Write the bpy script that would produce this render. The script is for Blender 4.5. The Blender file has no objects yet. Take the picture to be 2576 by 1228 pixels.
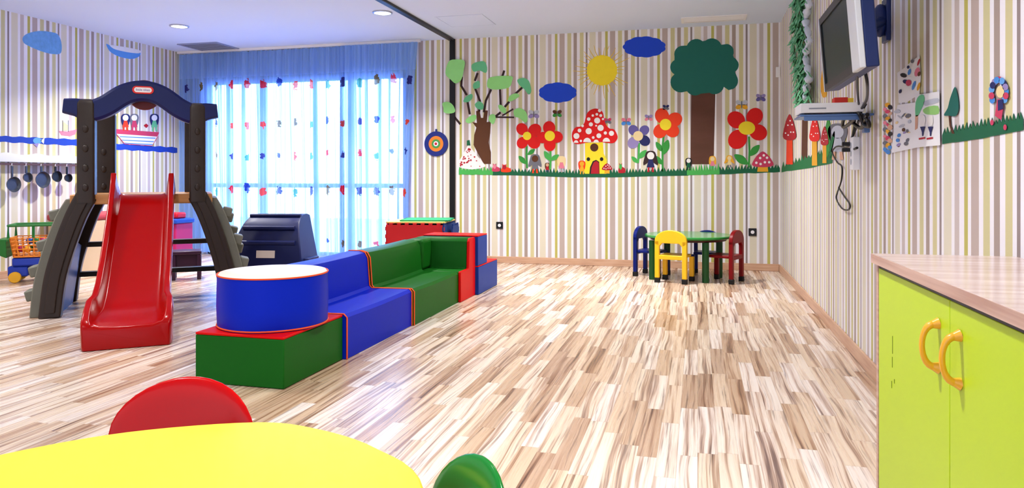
import bpy, bmesh, math, random
from mathutils import Vector, Matrix
random.seed(7)
PI = math.pi
SC = bpy.context.scene
COL = SC.collection

# ------------------------------------------------------------------ camera numbers (frame 2576 x 1228)
F, CX, HZ, CAMZ = 1800.0, 1288.0, 447.0, 1.1
YAW = math.atan(467.0 / F)
SN, CS = math.sin(YAW), math.cos(YAW)
XR, XL, YB, ZC = 0.94, -7.30, 8.91, 2.92          # right wall, left wall, back wall, ceiling
YF = -2.6                                          # how far the room runs behind the camera

def ray(u, v):
    a = (u - CX) / F; b = (HZ - v) / F
    return (CS * a - SN, SN * a + CS, b)
def on(plane, u, v, d=0.0):
    """point of the wall / floor / ceiling seen at a pixel of the photograph, d metres in front of the wall"""
    x, y, z = ray(u, v)
    if plane == 'B': t = (YB - d) / y
    elif plane == 'L': t = (XL + d) / x
    elif plane == 'R': t = (XR - d) / x
    elif plane == 'F': t = (d - CAMZ) / z
    elif plane == 'C': t = (ZC - d - CAMZ) / z
    return Vector((x * t, y * t, CAMZ + z * t))

# ------------------------------------------------------------------ materials
def lin(c):
    return tuple(((x / 255) / 12.92 if x / 255 <= 0.04045 else ((x / 255 + 0.055) / 1.055) ** 2.4) for x in c)
MATS = {}
def node(nt, t, **kw):
    n = nt.nodes.new(t)
    for k, v in kw.items(): setattr(n, k, v)
    return n
def M(name, rgb, rough=0.5, metal=0.0, coat=0.0, var=0.06, scale=6.0, bump=0.0, bscale=120.0, spec=0.35):
    if name in MATS: return MATS[name]
    m = bpy.data.materials.new(name); m.use_nodes = True
    nt = m.node_tree; b = nt.nodes['Principled BSDF']
    c = lin(rgb)
    tc = node(nt, 'ShaderNodeTexCoord'); nz = node(nt, 'ShaderNodeTexNoise')
    nz.inputs['Scale'].default_value = scale; nz.inputs['Detail'].default_value = 3
    nt.links.new(tc.outputs['Object'], nz.inputs['Vector'])
    mx = node(nt, 'ShaderNodeMix', data_type='RGBA')
    mx.inputs[6].default_value = tuple(max(0, x * (1 - var)) for x in c) + (1,)
    mx.inputs[7].default_value = tuple(min(1, x * (1 + var)) for x in c) + (1,)
    nt.links.new(nz.outputs['Fac'], mx.inputs[0]); nt.links.new(mx.outputs[2], b.inputs['Base Color'])
    b.inputs['Roughness'].default_value = rough; b.inputs['Metallic'].default_value = metal
    b.inputs['Specular IOR Level'].default_value = spec
    b.inputs['Coat Weight'].default_value = coat; b.inputs['Coat Roughness'].default_value = 0.08
    if bump:
        n2 = node(nt, 'ShaderNodeTexNoise'); n2.inputs['Scale'].default_value = bscale
        bp = node(nt, 'ShaderNodeBump'); bp.inputs['Strength'].default_value = bump; bp.inputs['Distance'].default_value = 0.004
        nt.links.new(tc.outputs['Object'], n2.inputs['Vector']); nt.links.new(n2.outputs['Fac'], bp.inputs['Height'])
        nt.links.new(bp.outputs['Normal'], b.inputs['Normal'])
    MATS[name] = m
    return m
def math_(nt, op, a, b=None, c=None):
    n = node(nt, 'ShaderNodeMath', operation=op)
    for i, v in enumerate((a, b, c)):
        if v is None: continue
        if isinstance(v, (int, float)): n.inputs[i].default_value = v
        else: nt.links.new(v, n.inputs[i])
    return n.outputs[0]

def wallpaper(name, axis, period, origin, sgn=1):
    m = bpy.data.materials.new(name); m.use_nodes = True
    nt = m.node_tree; b = nt.nodes['Principled BSDF']
    g = node(nt, 'ShaderNodeNewGeometry'); s = node(nt, 'ShaderNodeSeparateXYZ')
    nt.links.new(g.outputs['Position'], s.inputs[0])
    x = math_(nt, 'SUBTRACT', s.outputs[axis], origin)
    x = math_(nt, 'FRACT', math_(nt, 'DIVIDE', x, period * sgn))
    W = (240, 238, 244); OL = (190, 184, 96); MT = (188, 172, 164); YO = (206, 200, 150)
    TP = (168, 152, 142); BY = (210, 202, 152); DT = (150, 136, 134); CR = (222, 216, 194); LT = (200, 188, 184)
    seq = [(15, OL), (44, W), (107, MT), (142, W), (192, YO), (222, W), (262, TP), (300, W), (347, BY), (375, W),
           (397, DT), (422, W), (497, CR), (527, W), (572, LT), (617, W), (632, OL)]
    r = node(nt, 'ShaderNodeValToRGB'); r.color_ramp.interpolation = 'CONSTANT'
    el = r.color_ramp.elements
    el[0].position = 0; el[0].color = lin(seq[0][1]) + (1,)
    el[1].position = seq[0][0] / 632; el[1].color = lin(seq[1][1]) + (1,)
    for i in range(2, len(seq)):
        e = el.new(seq[i - 1][0] / 632); e.color = lin(seq[i][1]) + (1,)
    nt.links.new(x, r.inputs[0])
    nz = node(nt, 'ShaderNodeTexNoise'); nz.inputs['Scale'].default_value = 3
    mp = node(nt, 'ShaderNodeMapRange'); mp.inputs[3].default_value = 0.94; mp.inputs[4].default_value = 1.04
    nt.links.new(g.outputs['Position'], nz.inputs['Vector']); nt.links.new(nz.outputs['Fac'], mp.inputs[0])
    mul = node(nt, 'ShaderNodeVectorMath', operation='MULTIPLY')
    nt.links.new(r.outputs[0], mul.inputs[0]); nt.links.new(mp.outputs[0], mul.inputs[1])
    nt.links.new(mul.outputs[0], b.inputs['Base Color'])
    b.inputs['Roughness'].default_value = 0.62
    return m

def floor_mat():
    m = bpy.data.materials.new('laminate_floor'); m.use_nodes = True
    nt = m.node_tree; b = nt.nodes['Principled BSDF']; L = nt.links.new
    g = node(nt, 'ShaderNodeNewGeometry'); s = node(nt, 'ShaderNodeSeparateXYZ'); L(g.outputs['Position'], s.inputs[0])
    X, Y = s.outputs[0], s.outputs[1]
    sw, sl = 0.078, 0.60
    cx = math_(nt, 'FLOOR', math_(nt, 'DIVIDE', X, sw))
    w1 = node(nt, 'ShaderNodeTexWhiteNoise', noise_dimensions='1D'); L(cx, w1.inputs['W'])
    yy = math_(nt, 'ADD', math_(nt, 'DIVIDE', Y, sl), math_(nt, 'MULTIPLY', w1.outputs['Value'], 7.0))
    cy = math_(nt, 'FLOOR', yy)
    cid = math_(nt, 'ADD', math_(nt, 'MULTIPLY', cx, 13.37), math_(nt, 'MULTIPLY', cy, 3.713))
    w2 = node(nt, 'ShaderNodeTexWhiteNoise', noise_dimensions='1D'); L(cid, w2.inputs['W'])
    rnd = w2.outputs['Value']
    # strip tone
    r = node(nt, 'ShaderNodeValToRGB'); el = r.color_ramp.elements
    el[0].position = 0; el[0].color = lin((190, 164, 142)) + (1,)
    el[1].position = 1; el[1].color = lin((236, 230, 226)) + (1,)
    for p, c in ((0.14, (198, 172, 146)), (0.32, (218, 198, 174)), (0.55, (228, 215, 198))):
        e = el.new(p); e.color = lin(c) + (1,)
    L(rnd, r.inputs[0])
    # streaky grain, its own offset in every strip
    cb = node(nt, 'ShaderNodeCombineXYZ')
    wv = node(nt, 'ShaderNodeTexNoise'); wv.inputs['Scale'].default_value = 1.0; wv.inputs['Detail'].default_value = 1
    c0 = node(nt, 'ShaderNodeCombineXYZ'); L(math_(nt, 'MULTIPLY', X, 4.0), c0.inputs[0]); L(math_(nt, 'MULTIPLY', Y, 1.3), c0.inputs[1]); L(math_(nt, 'MULTIPLY', rnd, 31.0), c0.inputs[2])
    L(c0.outputs[0], wv.inputs['Vector'])
    wx = math_(nt, 'ADD', math_(nt, 'MULTIPLY', X, 40.0), math_(nt, 'MULTIPLY', wv.outputs['Fac'], 2.2))
    L(wx, cb.inputs[0]); L(math_(nt, 'MULTIPLY', Y, .6), cb.inputs[1]); L(math_(nt, 'MULTIPLY', rnd, 57.0), cb.inputs[2])
    n1 = node(nt, 'ShaderNodeTexNoise'); n1.inputs['Scale'].default_value = 1.0; n1.inputs['Detail'].default_value = 4; n1.inputs['Roughness'].default_value = 0.62
    L(cb.outputs[0], n1.inputs['Vector'])
    r2 = node(nt, 'ShaderNodeValToRGB'); e2 = r2.color_ramp.elements
    e2[0].position = 0.31; e2[0].color = lin((116, 92, 88)) + (1,)
    e2[1].position = 0.66; e2[1].color = (1.0, 0.985, 0.97, 1)
    e = e2.new(0.40); e.color = lin((192, 166, 152)) + (1,)
    e = e2.new(0.49); e.color = lin((244, 234, 227)) + (1,)
    L(n1.outputs['Fac'], r2.inputs[0])
    mx = node(nt, 'ShaderNodeMix', data_type='RGBA', blend_type='MULTIPLY'); mx.inputs[0].default_value = 0.95
    L(r.outputs[0], mx.inputs[6]); L(r2.outputs[0], mx.inputs[7])
    c2 = node(nt, 'ShaderNodeCombineXYZ'); L(math_(nt, 'MULTIPLY', wx, 2.6), c2.inputs[0]); L(math_(nt, 'MULTIPLY', Y, 2.2), c2.inputs[1]); L(math_(nt, 'MULTIPLY', rnd, 91.0), c2.inputs[2])
    n2 = node(nt, 'ShaderNodeTexNoise'); n2.inputs['Scale'].default_value = 1.0; n2.inputs['Detail'].default_value = 3; L(c2.outputs[0], n2.inputs['Vector'])
    r3 = node(nt, 'ShaderNodeValToRGB'); e3 = r3.color_ramp.elements
    e3[0].position = .30; e3[0].color = lin((120, 104, 108)) + (1,); e3[1].position = .44; e3[1].color = (1, 1, 1, 1)
    L(n2.outputs['Fac'], r3.inputs[0])
    mq = node(nt, 'ShaderNodeMix', data_type='RGBA', blend_type='MULTIPLY'); mq.inputs[0].default_value = 0.65
    L(mx.outputs[2], mq.inputs[6]); L(r3.outputs[0], mq.inputs[7]); mx = mq
    # joints
    fx = math_(nt, 'FRACT', math_(nt, 'DIVIDE', X, sw)); fy = math_(nt, 'FRACT', yy)
    jx = math_(nt, 'LESS_THAN', math_(nt, 'MINIMUM', fx, math_(nt, 'SUBTRACT', 1.0, fx)), 0.012)
    jy = math_(nt, 'LESS_THAN', fy, 0.005)
    j = math_(nt, 'MULTIPLY', math_(nt, 'MAXIMUM', jx, jy), 0.35)
    m3 = node(nt, 'ShaderNodeMix', data_type='RGBA'); L(j, m3.inputs[0]); L(mx.outputs[2], m3.inputs[6]); m3.inputs[7].default_value = lin((120, 92, 70)) + (1,)
    L(m3.outputs[2], b.inputs['Base Color'])
    rr = node(nt, 'ShaderNodeMapRange'); rr.inputs[3].default_value = 0.20; rr.inputs[4].default_value = 0.34
    L(n1.outputs['Fac'], rr.inputs[0]); L(rr.outputs[0], b.inputs['Roughness'])
    return m

def wood_mat(name, ca, cb_, axis_scale, rough=0.3):
    m = bpy.data.materials.new(name); m.use_nodes = True
    nt = m.node_tree; b = nt.nodes['Principled BSDF']; L = nt.links.new
    tc = node(nt, 'ShaderNodeTexCoord'); mp = node(nt, 'ShaderNodeMapping'); mp.inputs['Scale'].default_value = axis_scale
    nz = node(nt, 'ShaderNodeTexNoise'); nz.inputs['Scale'].default_value = 1; nz.inputs['Detail'].default_value = 5
    L(tc.outputs['Object'], mp.inputs[0]); L(mp.outputs[0], nz.inputs['Vector'])
    r = node(nt, 'ShaderNodeValToRGB'); r.color_ramp.elements[0].position = .35; r.color_ramp.elements[1].position = .65
    r.color_ramp.elements[0].color = lin(ca) + (1,); r.color_ramp.elements[1].color = lin(cb_) + (1,)
    L(nz.outputs['Fac'], r.inputs[0]); L(r.outputs[0], b.inputs['Base Color']); b.inputs['Roughness'].default_value = rough
    return m

def curtain_mat():
    m = bpy.data.materials.new('sheer_print_curtain'); m.use_nodes = True
    nt = m.node_tree; nt.nodes.clear(); L = nt.links.new
    out = node(nt, 'ShaderNodeOutputMaterial')
    uv = node(nt, 'ShaderNodeUVMap'); s = node(nt, 'ShaderNodeSeparateXYZ'); L(uv.outputs[0], s.inputs[0])
    X, Z = s.outputs[0], s.outputs[1]
    # small printed figures: rows at z = .28 .96 1.42 1.86 2.38, one every 25 cm, shape and colour vary
    cw = 0.25
    xc = math_(nt, 'DIVIDE', X, cw); ci = math_(nt, 'FLOOR', xc); fx = math_(nt, 'SUBTRACT', math_(nt, 'FRACT', xc), 0.5)
    masks = None; cid = None
    for k, (z0, amp) in enumerate(((0.22, .035), (0.93, .055), (1.42, .04), (1.86, .045), (2.40, .06))):
        w = node(nt, 'ShaderNodeTexWhiteNoise', noise_dimensions='1D'); L(math_(nt, 'ADD', math_(nt, 'MULTIPLY', ci, 3.7), k * 11.3), w.inputs['W'])
        dz = math_(nt, 'ADD', math_(nt, 'SUBTRACT', Z, z0), math_(nt, 'MULTIPLY', math_(nt, 'SUBTRACT', w.outputs['Value'], 0.5), 0.07))
        dx = math_(nt, 'MULTIPLY', fx, cw)
        nz = node(nt, 'ShaderNodeTexNoise'); nz.inputs['Scale'].default_value = 28; nz.inputs['Detail'].default_value = 2; L(uv.outputs[0], nz.inputs['Vector'])
        d = math_(nt, 'SQRT', math_(nt, 'ADD', math_(nt, 'POWER', math_(nt, 'MULTIPLY', dx, 1.6), 2.0), math_(nt, 'POWER', dz, 2.0)))
        d = math_(nt, 'ADD', d, math_(nt, 'MULTIPLY', math_(nt, 'SUBTRACT', nz.outputs['Fac'], 0.5), 0.11))
        mk = math_(nt, 'LESS_THAN', d, amp * 1.05)
        mk_c = math_(nt, 'MULTIPLY', mk, math_(nt, 'ADD', math_(nt, 'MULTIPLY', w.outputs['Value'], 0.98), 0.01))
        masks = mk if masks is None else math_(nt, 'MAXIMUM', masks, mk)
        cid = mk_c if cid is None else math_(nt, 'MAXIMUM', cid, mk_c)
    r = node(nt, 'ShaderNodeValToRGB'); r.color_ramp.interpolation = 'CONSTANT'; el = r.color_ramp.elements
    el[0].position = 0; el[0].color = lin((40, 60, 150)) + (1,)
    el[1].position = .22; el[1].color = lin((200, 40, 60)) + (1,)
    for p, c in ((.45, (110, 90, 60)), (.6, (60, 60, 130)), (.75, (220, 70, 60)), (.9, (60, 150, 140))):
        e = el.new(p); e.color = lin(c) + (1,)
    L(cid, r.inputs[0])
    base = node(nt, 'ShaderNodeMix', data_type='RGBA'); L(masks, base.inputs[0])
    base.inputs[6].default_value = (0.30, 0.50, 0.93, 1); L(r.outputs[0], base.inputs[7])
    df = node(nt, 'ShaderNodeBsdfDiffuse'); L(base.outputs[2], df.inputs[0])
    tl = node(nt, 'ShaderNodeBsdfTranslucent'); L(base.outputs[2], tl.inputs[0])
    tr = node(nt, 'ShaderNodeBsdfTransparent'); tr.inputs[0].default_value = (0.74, 0.88, 1.0, 1)
    a = node(nt, 'ShaderNodeMixShader'); a.inputs[0].default_value = 0.34; L(df.outputs[0], a.inputs[1]); L(tl.outputs[0], a.inputs[2])
    c = node(nt, 'ShaderNodeMixShader'); L(a.outputs[0], c.inputs[1]); L(tr.outputs[0], c.inputs[2])
    gn = node(nt, 'ShaderNodeTexNoise', noise_dimensions='1D'); gn.inputs['Scale'].default_value = 9.0; gn.inputs['Detail'].default_value = 4; gn.inputs['Roughness'].default_value = .7
    L(math_(nt, 'ADD', X, math_(nt, 'MULTIPLY', Z, .012)), gn.inputs['W'])
    gr = node(nt, 'ShaderNodeMapRange'); gr.inputs[1].default_value = .40; gr.inputs[2].default_value = .57; gr.inputs[3].default_value = .0; gr.inputs[4].default_value = .42; L(gn.outputs['Fac'], gr.inputs[0])
    hd = math_(nt, 'SUBTRACT', 1.0, math_(nt, 'MULTIPLY', math_(nt, 'GREATER_THAN', Z, 2.52), .7))
    fac = math_(nt, 'MULTIPLY', math_(nt, 'MULTIPLY', gr.outputs[0], hd), math_(nt, 'SUBTRACT', 1.0, math_(nt, 'MULTIPLY', masks, 0.85))); L(fac, c.inputs[0])
    L(c.outputs[0], out.inputs[0])
    return m

def glass_mat():
    m = bpy.data.materials.new('window_glass'); m.use_nodes = True
    nt = m.node_tree; nt.nodes.clear(); L = nt.links.new
    out = node(nt, 'ShaderNodeOutputMaterial'); tr = node(nt, 'ShaderNodeBsdfTransparent'); gl = node(nt, 'ShaderNodeBsdfGlossy')
    gl.inputs['Roughness'].default_value = 0.02; fr = node(nt, 'ShaderNodeFresnel'); mx = node(nt, 'ShaderNodeMixShader')
    L(fr.outputs[0], mx.inputs[0]); L(tr.outputs[0], mx.inputs[1]); L(gl.outputs[0], mx.inputs[2]); L(mx.outputs[0], out.inputs[0])
    return m
def emit_mat(name, col, st):
    m = bpy.data.materials.new(name); m.use_nodes = True
    nt = m.node_tree; b = nt.nodes['Principled BSDF']
    b.inputs['Base Color'].default_value = lin(col) + (1,); b.inputs['Emission Color'].default_value = lin(col) + (1,)
    b.inputs['Emission Strength'].default_value = st
    return m

# ------------------------------------------------------------------ mesh builder
def wm(o):
    m = o.matrix_basis.copy()
    while o.parent is not None:
        o = o.parent; m = o.matrix_basis @ m
    return m
class MB:
    def __init__(s): s.v = []; s.f = []; s.uv = None
    def add(s, vs, fs):
        n = len(s.v); s.v += [Vector(p) for p in vs]; s.f += [tuple(n + i for i in f) for f in fs]; return s
    def box(s, c, d, rot=None):
        hx, hy, hz = d[0] / 2, d[1] / 2, d[2] / 2
        vs = [Vector((sx * hx, sy * hy, sz * hz)) for sx in (-1, 1) for sy in (-1, 1) for sz in (-1, 1)]
        if rot is not None: vs = [rot @ p for p in vs]
        return s.add([p + Vector(c) for p in vs], [(0, 1, 3, 2), (4, 6, 7, 5), (0, 4, 5, 1), (2, 3, 7, 6), (0, 2, 6, 4), (1, 5, 7, 3)])
    def b2(s, lo, hi): return s.box([(a + b) / 2 for a, b in zip(lo, hi)], [b - a for a, b in zip(lo, hi)])
    def loft(s, secs, closed=True, caps=True, ring=False):
        n = len(secs[0]); vs = [p for q in secs for p in q]; fs = []; m = len(secs)
        for i in range(m if ring else m - 1):
            j2 = (i + 1) % m
            for j in range(n if closed else n - 1):
                k = (j + 1) % n
                fs.append((i * n + j, i * n + k, j2 * n + k, j2 * n + j))
        if caps and closed and not ring:
            fs.append(tuple(range(n))[::-1]); fs.append(tuple((m - 1) * n + j for j in range(n)))
        return s.add(vs, fs)
    def prism(s, pts, f0, f1): return s.loft([[f0(*p) for p in pts], [f1(*p) for p in pts]])
    def tube(s, path, r, n=10, ring=False):
        path = [Vector(p) for p in path]; secs = []; m = len(path)
        rs = r if isinstance(r, (list, tuple)) else [r] * m
        up = None
        for i, p in enumerate(path):
            a = path[(i - 1) % m] if (i > 0 or ring) else p; b = path[(i + 1) % m] if (i < m - 1 or ring) else p
            t = (b - a).normalized()
            if up is None:
                up = Vector((0, 0, 1)) if abs(t.z) < .9 else Vector((1, 0, 0))
            sd = t.cross(up).normalized(); up = sd.cross(t).normalized()
            secs.append([p + (sd * math.cos(2 * PI * k / n) + up * math.sin(2 * PI * k / n)) * rs[i] for k in range(n)])
        return s.loft(secs, ring=ring)
    def lathe(s, prof, c=(0, 0, 0), n=32, sx=1.0, sy=1.0):
        c = Vector(c)
        return s.loft([[c + Vector((r * math.cos(2 * PI * k / n) * sx, r * math.sin(2 * PI * k / n) * sy, z)) for k in range(n)] for r, z in prof])
    def ball(s, c, r, n=16, m=10):
        c = Vector(c); r = r if isinstance(r, (tuple, list)) else (r, r, r)
        secs = []
        for i in range(m + 1):
            a = -PI / 2 + PI * i / m; q = max(math.cos(a), 1e-3)
            secs.append([c + Vector((r[0] * q * math.cos(2 * PI * k / n), r[1] * q * math.sin(2 * PI * k / n), r[2] * math.sin(a))) for k in range(n)])
        return s.loft(secs)
    def build(s, name, mat, parent=None, world=False, bevel=0, segs=2, smooth=None, sub=0):
        """local coordinates of the parent, or world coordinates when world=True or there is no parent"""
        me = bpy.data.meshes.new(name); vs = s.v; loc = Vector((0, 0, 0))
        if parent is None:
            lo = [min(p[i] for p in vs) for i in range(3)]; hi = [max(p[i] for p in vs) for i in range(3)]
            loc = Vector(((lo[0] + hi[0]) / 2, (lo[1] + hi[1]) / 2, lo[2])); vs = [p - loc for p in vs]
        elif world:
            iv = wm(parent).inverted(); vs = [iv @ p for p in vs]
        me.from_pydata([tuple(p) for p in vs], [], s.f)
        bm = bmesh.new(); bm.from_mesh(me); bmesh.ops.recalc_face_normals(bm, faces=bm.faces); bm.to_mesh(me); bm.free()
        if mat is not None: me.materials.append(mat)
        if smooth is not None:
            for p in me.polygons: p.use_smooth = True
            me.set_sharp_from_angle(angle=math.radians(smooth))
        o = bpy.data.objects.new(name, me); COL.objects.link(o); o.location = loc
        if parent is not None: o.parent = parent
        if bevel:
            b = o.modifiers.new('Bevel', 'BEVEL'); b.width = bevel; b.segments = segs; b.limit_method = 'ANGLE'; b.angle_limit = math.radians(35)
            for p in me.polygons: p.use_smooth = True
            me.set_sharp_from_angle(angle=math.radians(60))
        if sub:
            b = o.modifiers.new('Subdivision', 'SUBSURF'); b.levels = sub; b.render_levels = sub
            for p in me.polygons: p.use_smooth = True
        return o

def tag(o, label=None, cat=None, group=None, kind=None):
    if label: o['label'] = label
    if cat: o['category'] = cat
    if group: o['group'] = group
    if kind: o['kind'] = kind
    return o
def thing(name, loc, label, cat, rz=0.0, group=None):
    o = bpy.data.objects.new(name, None); COL.objects.link(o); o.location = loc; o.rotation_euler = (0, 0, rz)
    o.empty_display_size = 0.05
    return tag(o, label, cat, group)
def struct(o): o['kind'] = 'structure'; return o
def kids(o): return [c for c in COL.objects if c.parent == o]
def dup(o, parent=None):
    c = o.copy(); COL.objects.link(c); c.parent = parent
    for k in kids(o): dup(k, c)
    return c
def smooth_closed(pts, k=6):
    out = []; n = len(pts)
    for i in range(n):
        p0, p1, p2, p3 = (Vector(pts[(i + j) % n]) for j in (-1, 0, 1, 2))
        for q in range(k):
            t = q / k
            out.append(0.5 * ((2 * p1) + (p2 - p0) * t + (2 * p0 - 5 * p1 + 4 * p2 - p3) * t * t + (3 * p1 - p0 - 3 * p2 + p3) * t ** 3))
    return out
def smooth_open(pts, k=8):
    pts = [Vector(p) for p in pts]; out = []; n = len(pts)
    for i in range(n - 1):
        p0 = pts[max(i - 1, 0)]; p1 = pts[i]; p2 = pts[i + 1]; p3 = pts[min(i + 2, n - 1)]
        for q in range(k):
            t = q / k
            out.append(0.5 * ((2 * p1) + (p2 - p0) * t + (2 * p0 - 5 * p1 + 4 * p2 - p3) * t * t + (3 * p1 - p0 - 3 * p2 + p3) * t ** 3))
    out.append(pts[-1]); return out

# ------------------------------------------------------------------ colours
WHITE = M('white_paint', (236, 236, 238), .5, var=.02)
CEIL = M('ceiling_blue_cast', (212, 224, 246), .8, var=.015, scale=1.5)  # white paint with the blue of the window daylight mixed into its colour
BLACK = M('black_metal', (14, 14, 17), .4)
DARKPL = M('black_plastic', (22, 22, 26), .35)
P = {k: M('paper_' + k, c, .7, var=.05, scale=14) for k, c in dict(
    blue=(22, 70, 205), green_dark=(14, 96, 62), green_grass=(18, 112, 60), green_light=(72, 176, 82), leaf=(52, 150, 60),
    mint=(150, 226, 134), teal=(104, 196, 140), brown=(92, 52, 26), brown_dark=(52, 32, 34), yellow=(247, 224, 45), red=(222, 16, 14),
    orange=(238, 62, 22), purple=(98, 90, 158), lilac=(150, 136, 190), white=(240, 238, 236), cream=(236, 214, 160), black=(24, 20, 24),
    pink=(226, 128, 150), skin=(214, 168, 140), grey=(110, 112, 122), navy=(30, 36, 96), crimson=(178, 22, 40), sky=(70, 140, 220), tree=(24, 104, 92),
    skyblue=(96, 160, 228), seablue=(28, 66, 178), gold=(232, 170, 40), rose=(200, 60, 96), umber=(84, 46, 24), palegrey=(190, 196, 208)).items()}

# ================================================================== SETTING
struct(MB().b2((XL - .1, YF, -.1), (XR + .1, YB + .1, 0)).build('floor', floor_mat()))
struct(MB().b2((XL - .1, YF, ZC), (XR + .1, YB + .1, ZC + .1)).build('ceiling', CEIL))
WX0, WX1, WZ = -6.87, -3.77, 2.50
wb = MB(); wb.b2((XL, YB, 0), (WX0, YB + .1, ZC)); wb.b2((WX1, YB, 0), (XR, YB + .1, ZC)); wb.b2((WX0, YB, WZ), (WX1, YB + .1, ZC))
struct(wb.build('wall_back', wallpaper('striped_wallpaper_back', 0, .636, -1.735)))
struct(MB().b2((XL - .1, YF, 0), (XL, YB + .1, ZC)).build('wall_left', wallpaper('striped_wallpaper_left', 1, .636, 6.44)))
struct(MB().b2((XR, YF, 0), (XR + .1, YB + .1, ZC)).build('wall_right', wallpaper('striped_wallpaper_right', 1, .72, 3.64, -1)))
BBM = wood_mat('baseboard_wood', (196, 152, 122), (214, 176, 146), (3, 3, 60), .4)
for nm, lo, hi in (('baseboard_back', (WX1, YB - .016, 0), (XR - .016, YB - .0005, .085)), ('baseboard_left', (XL + .0005, YF, 0), (XL + .016, YB - .03, .085)),
                   ('baseboard_right', (XR - .016, YF, 0), (XR - .0005, YB - .016, .085))):
    struct(MB().b2(lo, hi).build(nm, BBM, bevel=.004))
# black folding-wall track across the ceiling and its post on the back wall
px = on('B', 1139, 300).x
struct(MB().b2((px - .035, YF, ZC - .03), (px + .035, YB - .06, ZC - .0005)).build('trim_1', BLACK, bevel=.004))
struct(MB().b2((px - .036, YB - .03, 0.001), (px + .036, YB - .0005, ZC - .0005)).build('trim_2', BLACK, bevel=.004))
# balcony window
win = struct(thing('window_1', ((WX0 + WX1) / 2, YB + .05, 0), None, None))
fm = MB(); T = .06
xm = [WX0 + T / 2, -5.97, -4.60, WX1 - T / 2]
for i, x in enumerate(xm): fm.b2((x - (T / 2 if i in (0, 3) else .045), YB + .02, 0.001), (x + (T / 2 if i in (0, 3) else .045), YB + .08, WZ))
fm.b2((WX0, YB + .02, WZ - T), (WX1, YB + .08, WZ)); fm.b2((WX0, YB + .02, 0.001), (WX1, YB + .08, .07)); fm.b2((WX0, YB + .03, .96), (WX1, YB + .07, 1.02))
fm.build('window_frame', WHITE, win, world=True)
GL = glass_mat()
for i in range(3):
    MB().b2((xm[i], YB + .048, .07), (xm[i + 1], YB + .052, WZ - T)).build('pane', GL, win, world=True)
# ground and balcony outside so that daylight bounces up from something
struct(MB().b2((-16, YB + .101, -.12), (8, YB + 9, -.02)).build('ground', M('balcony_paving', (214, 218, 226), .8)))

# ================================================================== CURTAINS
CM = curtain_mat()
def curtain(x0, x1, label, seed, taper_l=0, taper_r=0, yo=0.0):
    rn = random.Random(seed); mb = MB(); nz = 26; nx = int((x1 - x0) * 95)
    ph = [rn.uniform(0, 6.28) for _ in range(6)]; uvs = []
    for j in range(nz + 1):
        z = 0.035 + (ZC - 0.045 - 0.035) * j / nz; top = j / nz
        for i in range(nx + 1):
            t = i / nx; x = x0 + (x1 - x0) * t
            amp = .030 * (1 - .55 * top); k = 2 * PI / .13
            y = amp * math.sin(k * x + ph[0] + 1.3 * math.sin(2.1 * x + ph[1])) + .013 * math.sin(k * 2.7 * x + ph[2]) + .010 * math.sin(3.0 * x + 2 * top + ph[3])
            y += .005 * math.sin(k * 4.2 * x) * top
            xx = x + (.0) + taper_r * (t ** 4) * math.sin(PI * min(1, (1 - top) * 1.2) / 2) * -1 + taper_l * ((1 - t) ** 4) * (1 - top)
            mb.v.append(Vector((xx, 8.80 + y + yo, z))); uvs.append((x, z))
    for j in range(nz):
        for i in range(nx):
            a = j * (nx + 1) + i; mb.f.append((a, a + 1, a + nx + 2, a + nx + 1))
    o = mb.build('sheer_curtain', CM)
    ul = o.data.uv_layers.new(name='UVMap')
    for lp in o.data.loops: ul.data[lp.index].uv = uvs[lp.vertex_index]
    for p in o.data.polygons: p.use_smooth = True
    return tag(o, label, 'curtain', 'sheer curtains over the balcony window')
curtain(-7.24, -4.6055, 'wide sheer blue curtain panel with tiny printed figures, beside the play gym and left wall', 3)
curtain(-4.66, -3.55, 'narrow sheer blue curtain panel with tiny printed figures, beside the round dartboard', 5, taper_r=.14, yo=-.055)
tag(MB().b2((-7.27, 8.775, ZC - .035), (-3.53, 8.825, ZC - .0005)).build('curtain_rail', WHITE, bevel=.003), 'slim white curtain rail fixed under the ceiling above the sheer curtains', 'curtain rail')

# ================================================================== CEILING FITTINGS
LAMP = emit_mat('lamp_lens', (255, 250, 240), 6)
CHROME = M('satin_metal', (190, 192, 198), .3, metal=.8)
def downlight(x, y, label, pw, col=(1, .965, .93), r=.11):
    t = thing('ceiling_downlight', (x, y, ZC - .014), label, 'ceiling light', group='round recessed ceiling lights')
    MB().lathe([(r, .0135), (r, .004), (r - .008, 0), (r - .018, 0), (r - .022, .0135)], n=36).build('trim_ring', CHROME, t, smooth=30)
    MB().lathe([(r - .024, .004), (r - .024, .0135)], n=36).build('lens', LAMP, t)
    l = bpy.data.lights.new('downlight_lamp', 'AREA'); l.shape = 'DISK'; l.size = .18; l.energy = pw; l.spread = math.radians(125); l.color = col
    o = bpy.data.objects.new('downlight_lamp', l); COL.objects.link(o); o.parent = t; o.location = (0, 0, -.01)
p = on('C', 451, 65); downlight(p.x, p.y, 'round ceiling light above the play gym', 60)
p = on('C', 962, 31); downlight(p.x, p.y, 'round ceiling light next to the black ceiling track', 50)
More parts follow.
